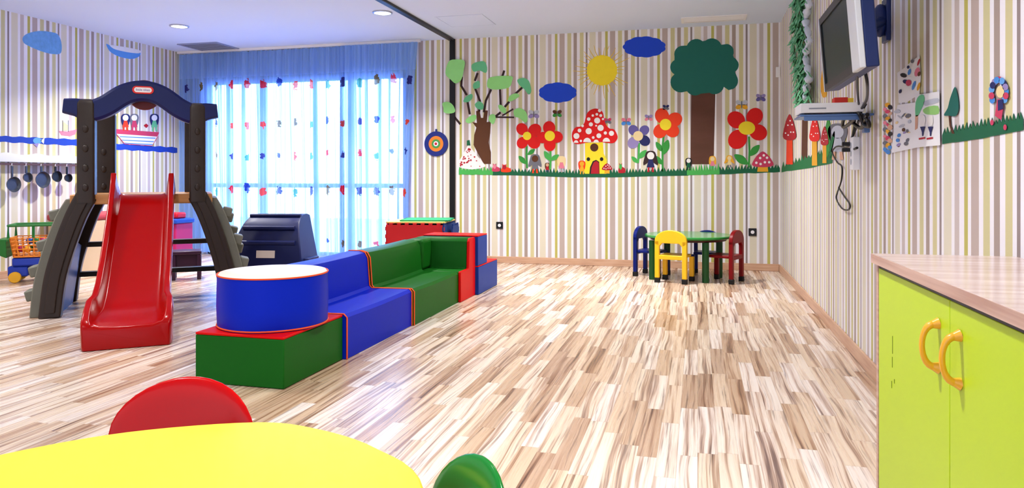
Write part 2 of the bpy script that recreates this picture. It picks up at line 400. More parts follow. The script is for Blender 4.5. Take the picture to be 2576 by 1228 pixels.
def vent(u, v, w, d, label, colr, slats=8):
    p = on('C', u, v); t = thing('ceiling_vent', (p.x, p.y, ZC - .012), label, 'ceiling vent')
    f = MB(); b = .03
    for lo, hi in (((-w / 2, -d / 2, 0), (w / 2, -d / 2 + b, .0115)), ((-w / 2, d / 2 - b, 0), (w / 2, d / 2, .0115)), ((-w / 2, -d / 2 + b, 0), (-w / 2 + b, d / 2 - b, .0115)), ((w / 2 - b, -d / 2 + b, 0), (w / 2, d / 2 - b, .0115))): f.b2(lo, hi)
    f.build('vent_frame', colr, t)
    s = MB()
    for i in range(slats):
        y = -d / 2 + b + (d - 2 * b) * (i + .5) / slats
        s.box((0, y, .006), (w - 2 * b, .006, .010), Matrix.Rotation(.6, 3, 'X'))
    s.build('grille', colr, t)
    MB().b2((-w / 2 + b, -d / 2 + b, .0105), (w / 2 - b, d / 2 - b, .0115)).build('backing', M('vent_shadow', (60, 66, 84), .8), t)
vent(532, 118, .62, .62, 'square blue-grey ceiling vent above the curtain, beside the left wall', M('grey_vent', (140, 150, 180), .5))
vent(1795, 46, .72, .28, 'long pale ceiling vent above the big paper tree', WHITE, 5)
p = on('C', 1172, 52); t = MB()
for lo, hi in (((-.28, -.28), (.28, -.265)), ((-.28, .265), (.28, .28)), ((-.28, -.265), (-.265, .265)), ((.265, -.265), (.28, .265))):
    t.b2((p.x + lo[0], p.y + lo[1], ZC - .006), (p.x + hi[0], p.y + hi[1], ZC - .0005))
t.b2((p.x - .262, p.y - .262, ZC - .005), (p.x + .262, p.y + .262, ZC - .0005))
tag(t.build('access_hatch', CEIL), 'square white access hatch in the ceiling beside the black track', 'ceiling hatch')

# ================================================================== PAPER CUT-OUTS ON THE WALLS
TH = .0010
def cutmb(plane, pts, layer=0, mb=None):
    mb = mb or MB(); d0 = .0005 + layer * .0012; d1 = d0 + TH
    return mb.loft([[on(plane, u, v, d0) for u, v in pts], [on(plane, u, v, d1) for u, v in pts]])
def wthing(name, plane, u, v, label, cat, group=None):
    return thing(name, on(plane, u, v, .0005), label, cat, 0, group)
def cut(name, plane, pts, mat, parent=None, layer=0, k=0):
    if k: pts = [tuple(p) for p in smooth_closed(pts, k)]
    return cutmb(plane, pts, layer).build(name, mat, parent, world=True)
def ell(cu, cv, ru, rv, n=24, rot=0.0):
    return [(cu + ru * math.cos(a) * math.cos(rot) - rv * math.sin(a) * math.sin(rot), cv + ru * math.cos(a) * math.sin(rot) + rv * math.sin(a) * math.cos(rot)) for a in (2 * PI * i / n for i in range(n))]
def strokemb(plane, pts, w, layer=0, mb=None, taper=1.0):
    n = len(pts); L = []; Rr = []
    for i, p in enumerate(pts):
        a = Vector(pts[max(i - 1, 0)]); b = Vector(pts[min(i + 1, n - 1)]); t = (b - a).normalized(); q = Vector((-t.y, t.x)) * (w / 2) * (1 - (1 - taper) * i / max(n - 1, 1))
        L.append(tuple(Vector(p) + q)); Rr.append(tuple(Vector(p) - q))
    mb = mb or MB(); d0 = .0005 + layer * .0012; d1 = d0 + TH
    secs = [[on(plane, *L[i], d0), on(plane, *Rr[i], d0), on(plane, *Rr[i], d1), on(plane, *L[i], d1)] for i in range(n)]
    return mb.loft(secs)
def scallop(cu, cv, ru, rv, lobes, depth=.12, n=8):
    out = []
    for i in range(lobes * n):
        a = 2 * PI * i / (lobes * n); r = 1 + depth * abs(math.sin(a * lobes / 2)) - depth / 2
        out.append((cu + ru * r * math.cos(a), cv + rv * r * math.sin(a)))
    return out
def z5(x, y): return (1100 + x / 3.2326, 80 + y / 3.2326)
def z6(x, y): return (1540 + x / 3.07, 60 + y / 3.07)
def z8(x, y): return (2180 + x / 4.093, 120 + y / 4.093)
def zm(x, y): return (1380 + x / 5.8475, 250 + y / 5.8475)

# --- grass strips
def grass(plane, top, bot, label, mat, layer=1, n=20, h=14, seed=1):
    rn = random.Random(seed); (u0, v0), (u1, v1) = bot[0], bot[-1]
    def lerp(ps, u):
        for a, b in zip(ps, ps[1:]):
            if a[0] <= u <= b[0]: return a[1] + (b[1] - a[1]) * (u - a[0]) / (b[0] - a[0])
        return ps[-1][1]
    up = []
    for i in range(n):
        ua = u0 + (u1 - u0) * i / n; ub = u0 + (u1 - u0) * (i + 1) / n; um = ua + (ub - ua) * rn.uniform(.2, .8)
        up.append((ua, lerp(top, ua) + rn.uniform(-1, 1))); up.append((um, lerp(top, um) - h * rn.uniform(.5, 1)))
    up.append((u1, lerp(top, u1)))
    dn = [(u1 - (u1 - u0) * i / 10, lerp(bot, u1 - (u1 - u0) * i / 10) + rn.uniform(-.8, .8)) for i in range(11)]
    o = cut('paper_grass_strip', plane, up + dn, mat, None, layer)
    return tag(o, label, 'wall decoration', 'paper grass strips along the mural', 'thing')
BT = [(1150, 428), (1300, 433), (1460, 437), (1560, 436), (1732, 430), (1809, 429), (1965, 423)]
BBt = [(1150, 439), (1300, 442), (1460, 447), (1560, 446), (1732, 441), (1809, 439), (1965, 433)]
def seg(ps, a, b):
    def f(u):
        for p, q in zip(ps, ps[1:]):
            if p[0] <= u <= q[0]: return p[1] + (q[1] - p[1]) * (u - p[0]) / (q[0] - p[0])
    return [(a, f(a))] + [p for p in ps if a < p[0] < b] + [(b, f(b))]
grass('B', seg(BT, 1154, 1240), seg(BBt, 1154, 1240), 'light green paper grass under the brown craft tree beside the black post', P['green_light'], 2, 10, 17, 1)
grass('B', seg(BT, 1238, 1732), seg(BBt, 1238, 1732), 'long dark green paper grass running below the red flowers and mushroom house', P['green_dark'], 1, 62, 14, 2)
grass('B', seg(BT, 1728, 1810), seg(BBt, 1728, 1810), 'light green paper grass in front of the big tree trunk', P['green_light'], 2, 12, 20, 3)
grass('B', seg(BT, 1808, 1962), seg(BBt, 1808, 1962), 'dark green paper grass between the big tree trunk and the room corner', P['green_dark'], 1, 20, 15, 4)
grass('R', [(1966, 424), (2030, 400), (2094, 384)], [(1966, 433), (2030, 424), (2094, 411)], 'dark green paper grass below the wall shelf on the side wall', P['green_grass'], 1, 16, 18, 5)
grass('R', [(2370, 340), (2450, 322), (2574, 300)], [(2370, 362), (2450, 352), (2574, 328)], 'dark green paper grass beside the small cypress above the green cabinet', P['green_dark'], 1, 22, 22, 6)

# --- craft tree
t = wthing('paper_craft_tree', 'B', 1210, 425, 'brown paper tree with bare branches and scattered mint leaf patches', 'wall decoration')
cut('trunk', 'B', [z5(*q) for q in ((285, 735), (322, 742), (316, 645), (343, 640), (356, 700), (374, 700), (384, 640), (412, 640), (402, 735), (436, 730), (430, 830), (416, 900), (436, 980), (436, 1075), (378, 1075), (330, 990), (295, 920), (300, 840), (318, 780))], P['brown'], t, 1)
for k, br in enumerate((((200, 365), (195, 440), (240, 515)), ((245, 565), (265, 672)), ((328, 335), (305, 400)), ((308, 460), (348, 565), (340, 650)), ((438, 468), (395, 560), (378, 655)), ((545, 315), (528, 365)),
                        ((510, 465), (516, 605)), ((694, 450), (632, 508)), ((585, 568), (548, 612)), ((108, 655), (188, 752)), ((470, 692), (515, 655)), ((472, 694), (625, 696)), ((528, 682), (618, 628)))):
    strokemb('B', [z5(*q) for q in br], 5.5 if k < 11 else 4, 1 if k < 11 else 2).build('branch', P['brown_dark'], t, world=True)
for pts, c in ((((70, 300), (95, 240), (140, 225), (220, 235), (215, 310), (195, 390), (150, 420), (110, 390), (70, 350)), 'mint'), (((280, 270), (310, 250), (380, 240), (405, 290), (395, 335), (345, 315), (300, 325), (280, 300)), 'teal'),
               (((300, 415), (340, 400), (345, 450), (300, 465), (290, 440)), 'teal'), (((405, 440), (430, 370), (600, 360), (608, 400), (580, 455), (480, 470), (430, 462)), 'mint'),
               (((652, 390), (700, 375), (745, 400), (765, 480), (742, 510), (710, 470), (665, 430)), 'teal'), (((575, 562), (590, 520), (640, 500), (670, 520), (640, 545), (600, 565)), 'mint'),
               (((212, 568), (230, 530), (280, 505), (285, 540), (250, 572)), 'teal'), (((42, 580), (90, 570), (130, 600), (145, 650), (100, 665), (55, 655), (50, 620)), 'mint'),
               (((305, 590), (340, 565), (375, 590), (370, 632), (325, 625)), 'teal'), (((228, 725), (260, 690), (310, 675), (315, 710), (260, 745)), 'mint'), (((425, 680), (460, 670), (475, 700), (455, 752), (420, 720)), 'mint'),
               (((495, 600), (520, 595), (560, 630), (550, 665), (510, 640)), 'mint'), (((622, 640), (670, 620), (720, 650), (735, 710), (715, 740), (665, 700), (630, 690)), 'mint')):
    q = [z5(*p) for p in pts]
    cut('leaf_patch', 'B', q, P[c], t, 27 if min(a for a, b in q) < 1145 else 3, 3)

# --- sun and clouds
t = wthing('paper_sun', 'B', 1514, 215, 'yellow paper sun with thin golden rays', 'wall decoration')
cut('sun_disc', 'B', scallop(1514.5, 177, 38, 38, 14, .03), P['yellow'], t, 2)
rn = random.Random(4)
RAYM = M('ray_gold', (226, 190, 70), .7)
mb = MB()
for i in range(30):
    a = 2 * PI * i / 30 + rn.uniform(-.05, .05); r1 = rn.uniform(52, 78)
    if math.sin(a) < -.6: r1 = min(r1, 66)
    w = Vector((math.cos(a), math.sin(a))); q = Vector((-w.y, w.x)); c = Vector((1514.5, 177))
    strokemb('B', [tuple(c + w * 36), tuple(c + w * (36 + r1) / 2 + q * rn.uniform(-2, 2)), tuple(c + w * r1)], 2.4, 0, mb, .4)
mb.build('sun_rays', RAYM, t, world=True)
tag(cut('paper_cloud', 'B', scallop(1403, 233, 47, 25, 10, .06), P['blue'], None, 0), 'deep blue paper cloud left of the sun, above the red flowers', 'wall decoration', 'blue paper clouds')
tag(cut('paper_cloud', 'B', scallop(1621, 118, 53, 26, 11, .06), P['blue'], None, 0), 'deep blue paper cloud close to the ceiling between the sun and big tree', 'wall decoration', 'blue paper clouds')

# --- big tree
t = wthing('paper_tree', 'B', 1768, 420, 'big paper tree with scalloped dark green crown and wide brown trunk', 'wall decoration')
cut('trunk', 'B', [z6(*q) for q in ((612, 530), (797, 530), (783, 1085), (605, 1085))], wood_mat('paper_trunk', (84, 46, 26), (96, 54, 40), (2, 2, 6), .7), t, 0)
cr = []
cc = Vector((710, 335))
for lx, ly, lr in ((650, 195, 78), (770, 190, 78), (880, 215, 60), (915, 318, 62), (900, 440, 72), (790, 470, 74), (640, 480, 74), (530, 450, 80), (510, 335, 62), (545, 235, 66)):
    a0 = math.atan2(ly - cc.y, lx - cc.x)
    for k in range(-4, 5):
        a = a0 + k * .27; cr.append(z6(lx + lr * math.cos(a), ly + lr * math.sin(a)))
def hull_radial(ps):
    c = z6(710, 335); return sorted(ps, key=lambda q: math.atan2(q[1] - c[1], q[0] - c[0]))
best = {}
for a, b in cr:
    c = z6(710, 335); k = int((math.atan2(b - c[1], a - c[0]) + PI) / (2 * PI) * 90); r = math.hypot(a - c[0], b - c[1])
    if k not in best or best[k][0] < r: best[k] = (r, a, b)
cut('crown', 'B', hull_radial([(a, b) for r, a, b in best.values()]), P['tree'], t, 2)

# --- flowers
def flower(cu, cv, cr_, petals, pc, cc_, label, stem=None, leaves=(), lc='leaf', layer=2, rv=None):
    t = wthing('paper_flower', 'B', cu, cv + 60, label, 'wall decoration', 'paper flowers')
    if stem: strokemb('B', stem, 5, layer - 1).build('stem', P[lc], t, world=True)
    for (a, b, c, d) in leaves:
        m = Vector(((a + c) / 2, (b + d) / 2)); w = Vector((c - a, d - b)); n_ = Vector((-w.y, w.x)) * .24
        cut('leaf', 'B', [(a, b), tuple(m + n_), (c, d), tuple(m - n_)], P[lc], t, layer, 4)
    for i, (pu, pv, r) in enumerate(petals):
        ang = math.atan2(pv - cv, pu - cu)
        cut('petal', 'B', ell(pu, pv, r * 1.12, r, 22, ang), P[pc[i % len(pc)]], t, layer + i * .4)
    cut('flower_centre', 'B', ell(cu, cv, cr_, rv or cr_, 20), P[cc_], t, layer + 2)
def zp(f, l, s): return [(*f(a, b), r / s) for a, b, r in l]
flower(*z5(730, 847), 10.5, zp(z5, ((690, 792, 46), (792, 800, 50), (692, 902, 44), (785, 898, 50)), 3.23), ['red'], 'yellow', 'red paper flower beside the craft tree, with petals set in an X',
       [z5(728, 930), z5(726, 1000), z5(730, 1110)], [(*z5(735, 1000), *z5(795, 955)), (*z5(722, 1075), *z5(662, 1010))])
flower(*z5(915, 847), 13, zp(z5, ((910, 782, 50), (968, 855, 48), (915, 918, 48), (858, 860, 46)), 3.23), ['red'], 'yellow', 'red paper flower just right of another, its petals set in a plus',
       [z5(920, 960), z5(922, 1040), z5(918, 1120)], [(*z5(920, 1050), *z5(870, 970)), (*z5(922, 1045), *z5(990, 1000))], 'green_light', 6)
flower(*z6(412, 778), 14.5, zp(z6, ((385, 712, 54), (482, 740, 54), (372, 828, 52), (462, 822, 52)), 3.07), ['orange', 'orange', 'orange'], 'yellow', 'orange-red paper flower beside the big tree trunk, with four round petals',
       [z6(398, 860), z6(388, 960), z6(390, 1140)], [(*z6(385, 985), *z6(338, 912)), (*z6(395, 1010), *z6(432, 895)), (*z6(386, 1085), *z6(330, 1020))])
flower(*z6(200, 866), 12.5, zp(z6, ((165, 822, 38), (248, 822, 36), (250, 902, 40), (162, 918, 42)), 3.07), ['purple', 'purple', 'navy', 'lilac'], 'cream', 'small purple paper flower with cream centre between mushroom house and orange-red flower',
       [z6(208, 920), z6(206, 1000), z6(200, 1075)], [(*z6(205, 1040), *z6(265, 975)), (*z6(198, 1075), *z6(150, 1025))], 'green_light')
flower(*z6(1040, 805), 21, zp(z6, ((958, 742, 64), (1100, 716, 62), (1128, 838, 62), (968, 892, 70)), 3.07), ['red'], 'yellow', 'largest red paper flower, between the big tree and the room corner',
       [z6(1056, 870), z6(1060, 980), z6(1055, 1110)], [(*z6(1062, 1020), *z6(1138, 935)), (*z6(1050, 1085), *z6(942, 1010))], 'leaf', 2, 17)

# --- mushroom house
t = wthing('paper_mushroom_house', 'B', 1495, 438, 'paper mushroom house with red spotted cap and yellow stalk', 'wall decoration')
cut('cap', 'B', [zm(*q) for q in ((570, 200), (620, 155), (690, 135), (760, 155), (800, 200), (820, 300), (850, 380), (900, 430), (960, 440), (1000, 500), (1015, 570), (960, 640), (860, 640), (700, 620), (540, 640), (440, 660), (370, 640), (345, 570), (350, 480), (400, 410), (470, 400), (525, 350), (545, 270))], P['red'], t, 3, 3)
for q_, (x, y, r) in enumerate(((590, 290, 26), (650, 238, 18), (710, 220, 20), (768, 238, 22), (715, 312, 44), (622, 368, 30), (765, 420, 46), (590, 468, 46), (455, 458, 28), (410, 540, 44), (740, 535, 36), (835, 495, 24), (925, 500, 38), (657, 562, 20), (800, 290, 16), (700, 388, 14), (475, 612, 18), (500, 390, 20), (750, 165, 24))):
    cut('cap_spot', 'B', [zm(*q) for q in ell(x, y, r, r, 16)], P['white'], t, 4 + q_ * .06)
for x, y, r in ((568, 625, 58), (850, 620, 54), (405, 635, 34), (700, 632, 40)):
    cut('cap_spot', 'B', [zm(x + r * math.cos(a), y - r * 1.1 * math.sin(a) + 4) for a in (PI * i / 12 for i in range(13))], P['white'], t, 5.4)
cut('stalk', 'B', [zm(*q) for q in ((535, 640), (800, 630), (812, 800), (855, 890), (850, 1095), (535, 1095), (520, 1060), (540, 900))], P['yellow'], t, 2)
cut('round_window', 'B', [zm(*q) for q in ell(672, 708, 60, 60)], P['umber'], t, 3)
for x in (585, 780): cut('round_window', 'B', [zm(*q) for q in ell(x, 880, 26, 28)], P['black'], t, 3)
cut('door_surround', 'B', [zm(*q) for q in ((600, 1095), (610, 1000), (650, 910), (700, 890), (745, 920), (750, 1095))], P['black'], t, 3)
cut('door', 'B', [zm(*q) for q in ((622, 1095), (632, 1000), (665, 925), (705, 905), (738, 935), (745, 1095))], P['crimson'], t, 4)

# --- small spotted mushrooms and the cone
def mushroom(f, cx, cy, w, h, label, plane='B', base='gold', cap='crimson', group='little paper mushrooms', seed=1, layer=3, st=.32):
    rn = random.Random(seed)
    t = thing('paper_mushroom', on(plane, *f(cx, cy + h * st), .0005), label, 'wall decoration', 0, group)
    cut('stalk', plane, [f(cx - w * .22, cy), f(cx + w * .22, cy), f(cx + w * .26, cy + h * st), f(cx - w * .26, cy + h * st)], P[base], t, layer)
    cap_pts = [(-.5, 0), (-.46, -.12), (-.3, -.3), (-.12, -.42), (0, -.46), (.12, -.42), (.3, -.3), (.46, -.12), (.5, 0), (.25, .06), (-.25, .06)]
    cut('cap', plane, [f(cx + a * w, cy + b * h) for a, b in cap_pts], P[cap], t, layer + 1, 2)
    for i, (a, b) in enumerate(((-.3, -.08), (-.12, -.24), (.05, -.33), (.1, -.1), (.3, -.1), (.2, -.25), (-.1, -.04))):
        r = .06 * w
        cut('cap_spot', plane, [f(cx + a * w + r * math.cos(q), cy + b * h + r * math.sin(q)) for q in (2 * PI * k / 10 for k in range(10))], P['white'], t, layer + 2)
mushroom(z6, 1163, 1092, 165, 230, 'small dark-red spotted paper mushroom beside the largest red flower', cap='rose', seed=2, st=.22)
mushroom(zm, 860, 1030, 150, 190, 'tiny red paper mushroom at the door side of the mushroom house', seed=3)
t = wthing('paper_spotted_cone', 'B', *z5(270, 1110), 'white paper hill with red speckles and a small green tip', 'wall decoration')
cut('hill', 'B', [z5(*q) for q in ((165, 1095), (190, 1030), (230, 960), (255, 920), (290, 965), (335, 1020), (385, 1080), (385, 1100), (280, 1120))], P['white'], t, 3, 2)
mb = MB(); rn = random.Random(9)
for i in range(34):
    y = rn.uniform(940, 1095); hw = (y - 915) * .52; x = 262 + rn.uniform(-.9, .9) * hw; r = rn.uniform(4, 9)
    cutmb('B', [z5(*q) for q in ell(x, y, r, r, 8)], 4 + i * .03, mb)
mb.build('red_speckles', P['crimson'], t, world=True)
cut('green_tip', 'B', [z5(*q) for q in ((240, 885), (262, 880), (270, 925), (240, 925))], P['green_dark'], t, 4)

# --- little paper people and animals (plain ones)
def doll(f, cx, base, h, label, hair='brown', dress='rose', legs='crimson', face='skin', plane='B', layer=4, hairw=.34, grp='little paper dolls'):
    t = thing('paper_doll', on(plane, *f(cx, base), .0005), label, 'wall decoration', 0, grp)
    hr = h * .17; hy = base - h * .76
    cut('hair', plane, [f(*q) for q in ((cx - h * hairw, base - h * .32), (cx - h * .27, base - h * .75), (cx - h * .16, base - h * .97), (cx + h * .16, base - h * .97), (cx + h * .27, base - h * .75), (cx + h * hairw, base - h * .32), (cx, base - h * .5))], P[hair], t, layer, 3)
    cut('dress', plane, [f(*q) for q in ((cx - h * .09, base - h * .6), (cx + h * .09, base - h * .6), (cx + h * .19, base - h * .22), (cx - h * .19, base - h * .22))], P[dress], t, layer + 1)
    cut('head', plane, [f(*q) for q in ell(cx, hy, hr, hr * 1.05, 16)], P[face], t, layer + 1)
    for s in (-1, 1):
        cut('leg', plane, [f(*q) for q in ((cx + s * h * .05, base - h * .23), (cx + s * h * .13, base - h * .23), (cx + s * h * .16, base), (cx + s * h * .06, base))], P[legs], t, layer + .5)
doll(z6, 297, 1145, 165, 'small paper doll with long dark brown hair below the orange-red flower', 'brown_dark', 'navy', 'crimson', 'white')
doll(z5, 795, 1150, 155, 'small paper doll with grey hood and brown face below the red flowers', 'grey', 'grey', 'orange', 'brown')
doll(zm, 490, 1100, 200, 'tiny orange paper doll against the mushroom house wall', 'orange', 'gold', 'gold', 'gold', hairw=.18)
doll(z6, 775, 1120, 100, 'tiny paper doll with yellow hair and pink dress beside the big trunk', 'gold', 'pink', 'teal', 'cream', hairw=.25)
doll(z6, 590, 1130, 95, 'tiny dark paper doll where dark grass meets the big trunk', 'black', 'green_dark', 'black', 'white', hairw=.2)
doll(z6, 905, 1110, 95, 'paper doll with golden curls beside the largest flower', 'gold', 'cream', 'grey', 'cream', hairw=.42)
doll(z5, 895, 1140, 75, 'tiny paper doll in red and navy below the plus-shaped flower', 'brown', 'crimson', 'navy', 'skin', hairw=.2)
doll(z5, 1010, 1140, 130, 'pale pink paper doll in the grass between red flowers and mushroom house', 'cream', 'pink', 'palegrey', 'cream', hairw=.2)
def critter(f, cx, cy, w, h, label, c, c2):
    t = thing('paper_animal', on('B', *f(cx, cy + h / 2), .0005), label, 'wall decoration', 0, 'little paper animals')
    cut('body', 'B', [f(*q) for q in ((cx - w * .5, cy + h * .5), (cx - w * .48, cy), (cx - w * .2, cy - h * .2), (cx + w * .2, cy - h * .1), (cx + w * .5, cy + h * .1), (cx + w * .45, cy + h * .5))], P[c], t, 4, 3)
    cut('head', 'B', [f(*q) for q in ell(cx - w * .2, cy - h * .15, w * .22, h * .32, 14)], P[c2], t, 5)
    for s in (-1, 1): cut('ear', 'B', [f(*q) for q in ((cx - w * .2 + s * w * .2, cy - h * .2), (cx - w * .2 + s * w * .22, cy - h * .6), (cx - w * .2 + s * w * .05, cy - h * .4))], P[c], t, 4)
critter(z5, 478, 1105, 60, 60, 'little dusty pink paper animal in the grass beside the craft tree', 'rose', 'pink')
critter(z5, 560, 1110, 75, 60, 'little orange paper animal with red ears in the grass', 'orange', 'crimson')
critter(z6, 75, 1115, 50, 70, 'little red paper animal in the grass between mushroom house and purple flower', 'crimson', 'green_light')
def bug(f, cx, cy, s, label, c1, c2):
    t = thing('paper_butterfly', on('B', *f(cx, cy), .0005), label, 'wall decoration', 0, 'little paper butterflies')
    for q, (a, b) in enumerate(((-1, -1), (1, -1), (-1, 1), (1, 1))):
        cut('wing', 'B', [f(*k) for k in ell(cx + a * s * .32, cy + b * s * .22, s * .32, s * .24, 12, a * b * .5)], P[c1 if b < 0 else c2], t, 2)
    cut('body', 'B', [f(*k) for k in ell(cx, cy, s * .07, s * .42, 10)], P['grey'], t, 3)
bug(z5, 785, 670, 70, 'faint grey paper butterfly beside the craft tree leaves', 'palegrey', 'lilac')
bug(z6, 108, 755, 60, 'pink and blue paper butterfly above the purple flower, nearer the mushroom house', 'pink', 'sky')
bug(z6, 282, 725, 50, 'lilac paper butterfly above the purple flower, nearer the orange-red flower', 'lilac', 'pink')
bug(z6, 1000, 625, 75, 'gold paper bee hovering over the largest flower', 'palegrey', 'gold')
bug(z6, 1148, 570, 60, 'violet paper butterfly over the right petal of the largest flower', 'lilac', 'purple')
bug(z5, 975, 665, 60, 'small brown paper bird below the blue cloud', 'brown', 'leaf')
bug(z6, 415, 645, 40, 'tiny navy paper bug on top of the orange-red flower', 'navy', 'grey')
bug(z5, 1385, 725, 50, 'tiny dusky paper butterfly on the edge of the mushroom cap', 'rose', 'grey')

# --- far side wall, above the shelf: leafy paper tree, mushrooms
t = wthing('tissue_tree', 'R', 2020, 270, 'feathery green tissue tree with crumpled white trunk hanging beside the television', 'wall decoration')
rn = random.Random(12); mb = MB()
for i in range(330):
    q = rn.random(); v = -25 + q * 290; cu = 2012 - 6 * math.sin(q * 5) + rn.uniform(-16, 16); L_ = rn.uniform(12, 26); a = rn.uniform(1.9, 3.5) if rn.random() < .75 else rn.uniform(.2, 1.2)
    e = (cu + L_ * math.cos(a) * .62, v + L_ * abs(math.sin(a)) + 8); d = .01 + rn.uniform(0, .05); w = rn.uniform(3, 5)
    b0 = on('R', cu, v - w, d); b1 = on('R', cu + w * .4, v + w, d + .01); tp = on('R', *e, d + rn.uniform(.0, .05)); md = on('R', (cu + e[0]) / 2, (v + e[1]) / 2 + 4, d + .03)
    mb.add([b0, b1, tp, md, b0 + Vector((.004, 0, 0)), b1 + Vector((.004, 0, 0)), tp + Vector((.004, 0, 0)), md + Vector((.004, 0, 0))], [(0, 1, 3), (0, 3, 2), (1, 2, 3), (4, 7, 5), (4, 6, 7), (5, 7, 6), (0, 2, 6, 4), (1, 5, 6, 2), (0, 4, 5, 1)])
mb.build('tissue_leaves', M('green_tissue', (120, 200, 150), .7, var=.35, scale=30), t, world=True)
pth = smooth_open([on('R', 2031 + 4 * math.sin(i * .9), -20 + i * 13.5, .06) for i in range(21)], 4)
MB().tube(pth, [.024 + .008 * math.sin(i * .9) + rn.uniform(-.006, .006) for i in range(len(pth))], 9).build('crumpled_trunk', M('crumpled_paper', (206, 216, 230), .7, bump=.6, bscale=30), t, world=True, smooth=80)
idf = lambda x, y: (x, y)
mushroom(idf, 1986, 345, 33, 125, 'spotted paper mushroom nearest the room corner, on the side wall', 'R', 'orange', 'crimson', 'mushrooms on the side wall', 5, st=.55)
mushroom(idf, 2049, 348, 26, 125, 'spotted paper mushroom under the middle of the wall shelf', 'R', 'gold', 'red', 'mushrooms on the side wall', 6, st=.55)
mushroom(idf, 2074, 360, 20, 92, 'narrow spotted paper mushroom beside the green leaf on the side wall', 'R', 'gold', 'crimson', 'mushrooms on the side wall', 7, st=.55)
doll(idf, 2107, 402, 92, 'tall grey paper figure between green leaves and power strip cable', 'grey', 'palegrey', 'skin', 'palegrey', 'R', 2, .1, 'paper figures on the side wall')
tag(cut('paper_bare_tree', 'R', [(2018, 296), (2032, 292), (2031, 398), (2016, 404)], P['umber'], None, 0), 'bare brown paper trunk between the side wall mushrooms', 'wall decoration')
t = wthing('paper_leaf_plant', 'R', 2084, 395, 'tall green paper leaves beside the mushrooms on the side wall', 'wall decoration')
cut('leaf', 'R', [(2078, 395), (2072, 350), (2083, 296), (2090, 330), (2086, 380)], P['leaf'], t, 2, 3); cut('leaf', 'R', [(2086, 398), (2088, 360), (2098, 330), (2100, 345), (2092, 385)], P['green_grass'], t, 3, 3)
tag(cut('paper_flame', 'R', [(2064, 222), (2066, 190), (2071, 168), (2074, 200), (2080, 238), (2070, 245)], P['gold'], None, 0, 3), 'small golden paper shape just past the edge of the television', 'wall decoration')
# cypress, doll and posters over the cabinet
t = wthing('paper_cypress', 'R', 2395, 335, 'small teal-green paper cypress with thin brown trunk above the green cabinet', 'wall decoration')
cut('trunk', 'R', [z8(*q) for q in ((842, 690), (862, 690), (872, 800), (905, 885), (878, 885), (852, 800))], P['umber'], t, 2)
cut('crown', 'R', [z8(*q) for q in ((795, 695), (835, 620), (860, 520), (908, 402), (935, 480), (948, 570), (945, 650), (915, 705), (850, 700))], P['tree'], t, 3, 3)
t = wthing('paper_doll', 'R', *z8(1350, 780), 'paper doll with curly blue and pink hair above the green cabinet', 'wall decoration')
rn = random.Random(3)
for i in range(13):
    a = PI * .85 + (PI * 1.35) * i / 12; cx_, cy_ = 1360 + 75 * math.cos(a), 460 + 130 * math.sin(a) + (20 if i < 2 else 0)
    cut('hair_curl', 'R', [z8(*q) for q in ell(cx_, cy_, 30, 36, 12)], P[('sky', 'rose', 'skyblue', 'navy', 'lilac')[i % 5]], t, 3 + i % 2)
cut('face', 'R', [z8(*q) for q in ell(1375, 455, 42, 62, 18)], P['cream'], t, 4)
cut('dress', 'R', [z8(*q) for q in ((1345, 530), (1400, 530), (1405, 640), (1385, 745), (1320, 700))], P['rose'], t, 4)
cut('jacket', 'R', [z8(*q) for q in ((1350, 540), (1402, 530), (1408, 630), (1352, 650))], P['navy'], t, 5)
for x, y in ((1290, 770), (1425, 820)): cut('shoe', 'R', [z8(*q) for q in ell(x, y, 18, 30, 12)], P['rose'], t, 4)

PAPER = M('poster_paper', (240, 241, 244), .6, var=.02)
def z8p(l): return [z8(*q) for q in l]
t = wthing('child_drawing_poster', 'R', *z8(630, 1010), 'white poster with painted green tree and two pairs of legs, beside the cypress', 'poster')
cut('sheet', 'R', z8p(((500, 490), (750, 450), (758, 1005), (478, 1030))), PAPER, t, 6)
cut('painted_tree', 'R', z8p(((502, 700), (505, 560), (545, 490), (590, 490), (595, 560), (560, 640), (530, 700))), P['teal'], t, 7, 2)
cut('painted_cloud', 'R', z8p(((585, 560), (640, 535), (735, 520), (742, 560), (650, 590), (600, 600))), P['palegrey'], t, 7, 2)
cut('painted_hill', 'R', z8p(((580, 640), (640, 605), (735, 600), (742, 680), (660, 690), (600, 680))), M('painted_green', (150, 210, 120), .7), t, 7, 2)
cut('painted_trunk', 'R', z8p(((500, 700), (530, 690), (525, 830), (498, 850))), P['skin'], t, 7)
for x in (575, 655):
    cut('painted_body', 'R', z8p(((x - 35, 720), (x, 690), (x + 30, 720), (x + 22, 800), (x - 25, 800))), P['white'], t, 8, 2)
    cut('painted_trousers', 'R', z8p(((x - 25, 815), (x + 30, 812), (x + 12, 870), (x + 6, 910), (x - 4, 910), (x - 6, 870))), P['navy'], t, 8)
    cut('painted_shoes', 'R', z8p(((x - 38, 930), (x + 26, 920), (x + 26, 938), (x - 38, 948))), P['crimson'], t, 8)
t = wthing('collage_sheet', 'R', *z8(370, 1060), 'pale collage sheet with blue and brown scraps, tucked beside the white poster', 'poster')
cut('sheet', 'R', z8p(((318, 590), (520, 560), (520, 1030), (255, 1085), (285, 800))), PAPER, t, 3)
rn = random.Random(21)
SCR = ['sky', 'grey', 'navy', 'palegrey', 'cream', 'brown', 'lilac', 'skyblue']
for i in range(18):
    x = rn.uniform(310, 450); y = rn.uniform(620, 1030)
    cut('paper_scrap', 'R', z8p(ell(x, y, rn.uniform(8, 24), rn.uniform(12, 34), 7, rn.uniform(0, 3))), P[SCR[i % 8] if y > 800 else ('palegrey', 'grey', 'cream')[i % 3]], t, 4 + i * .08)
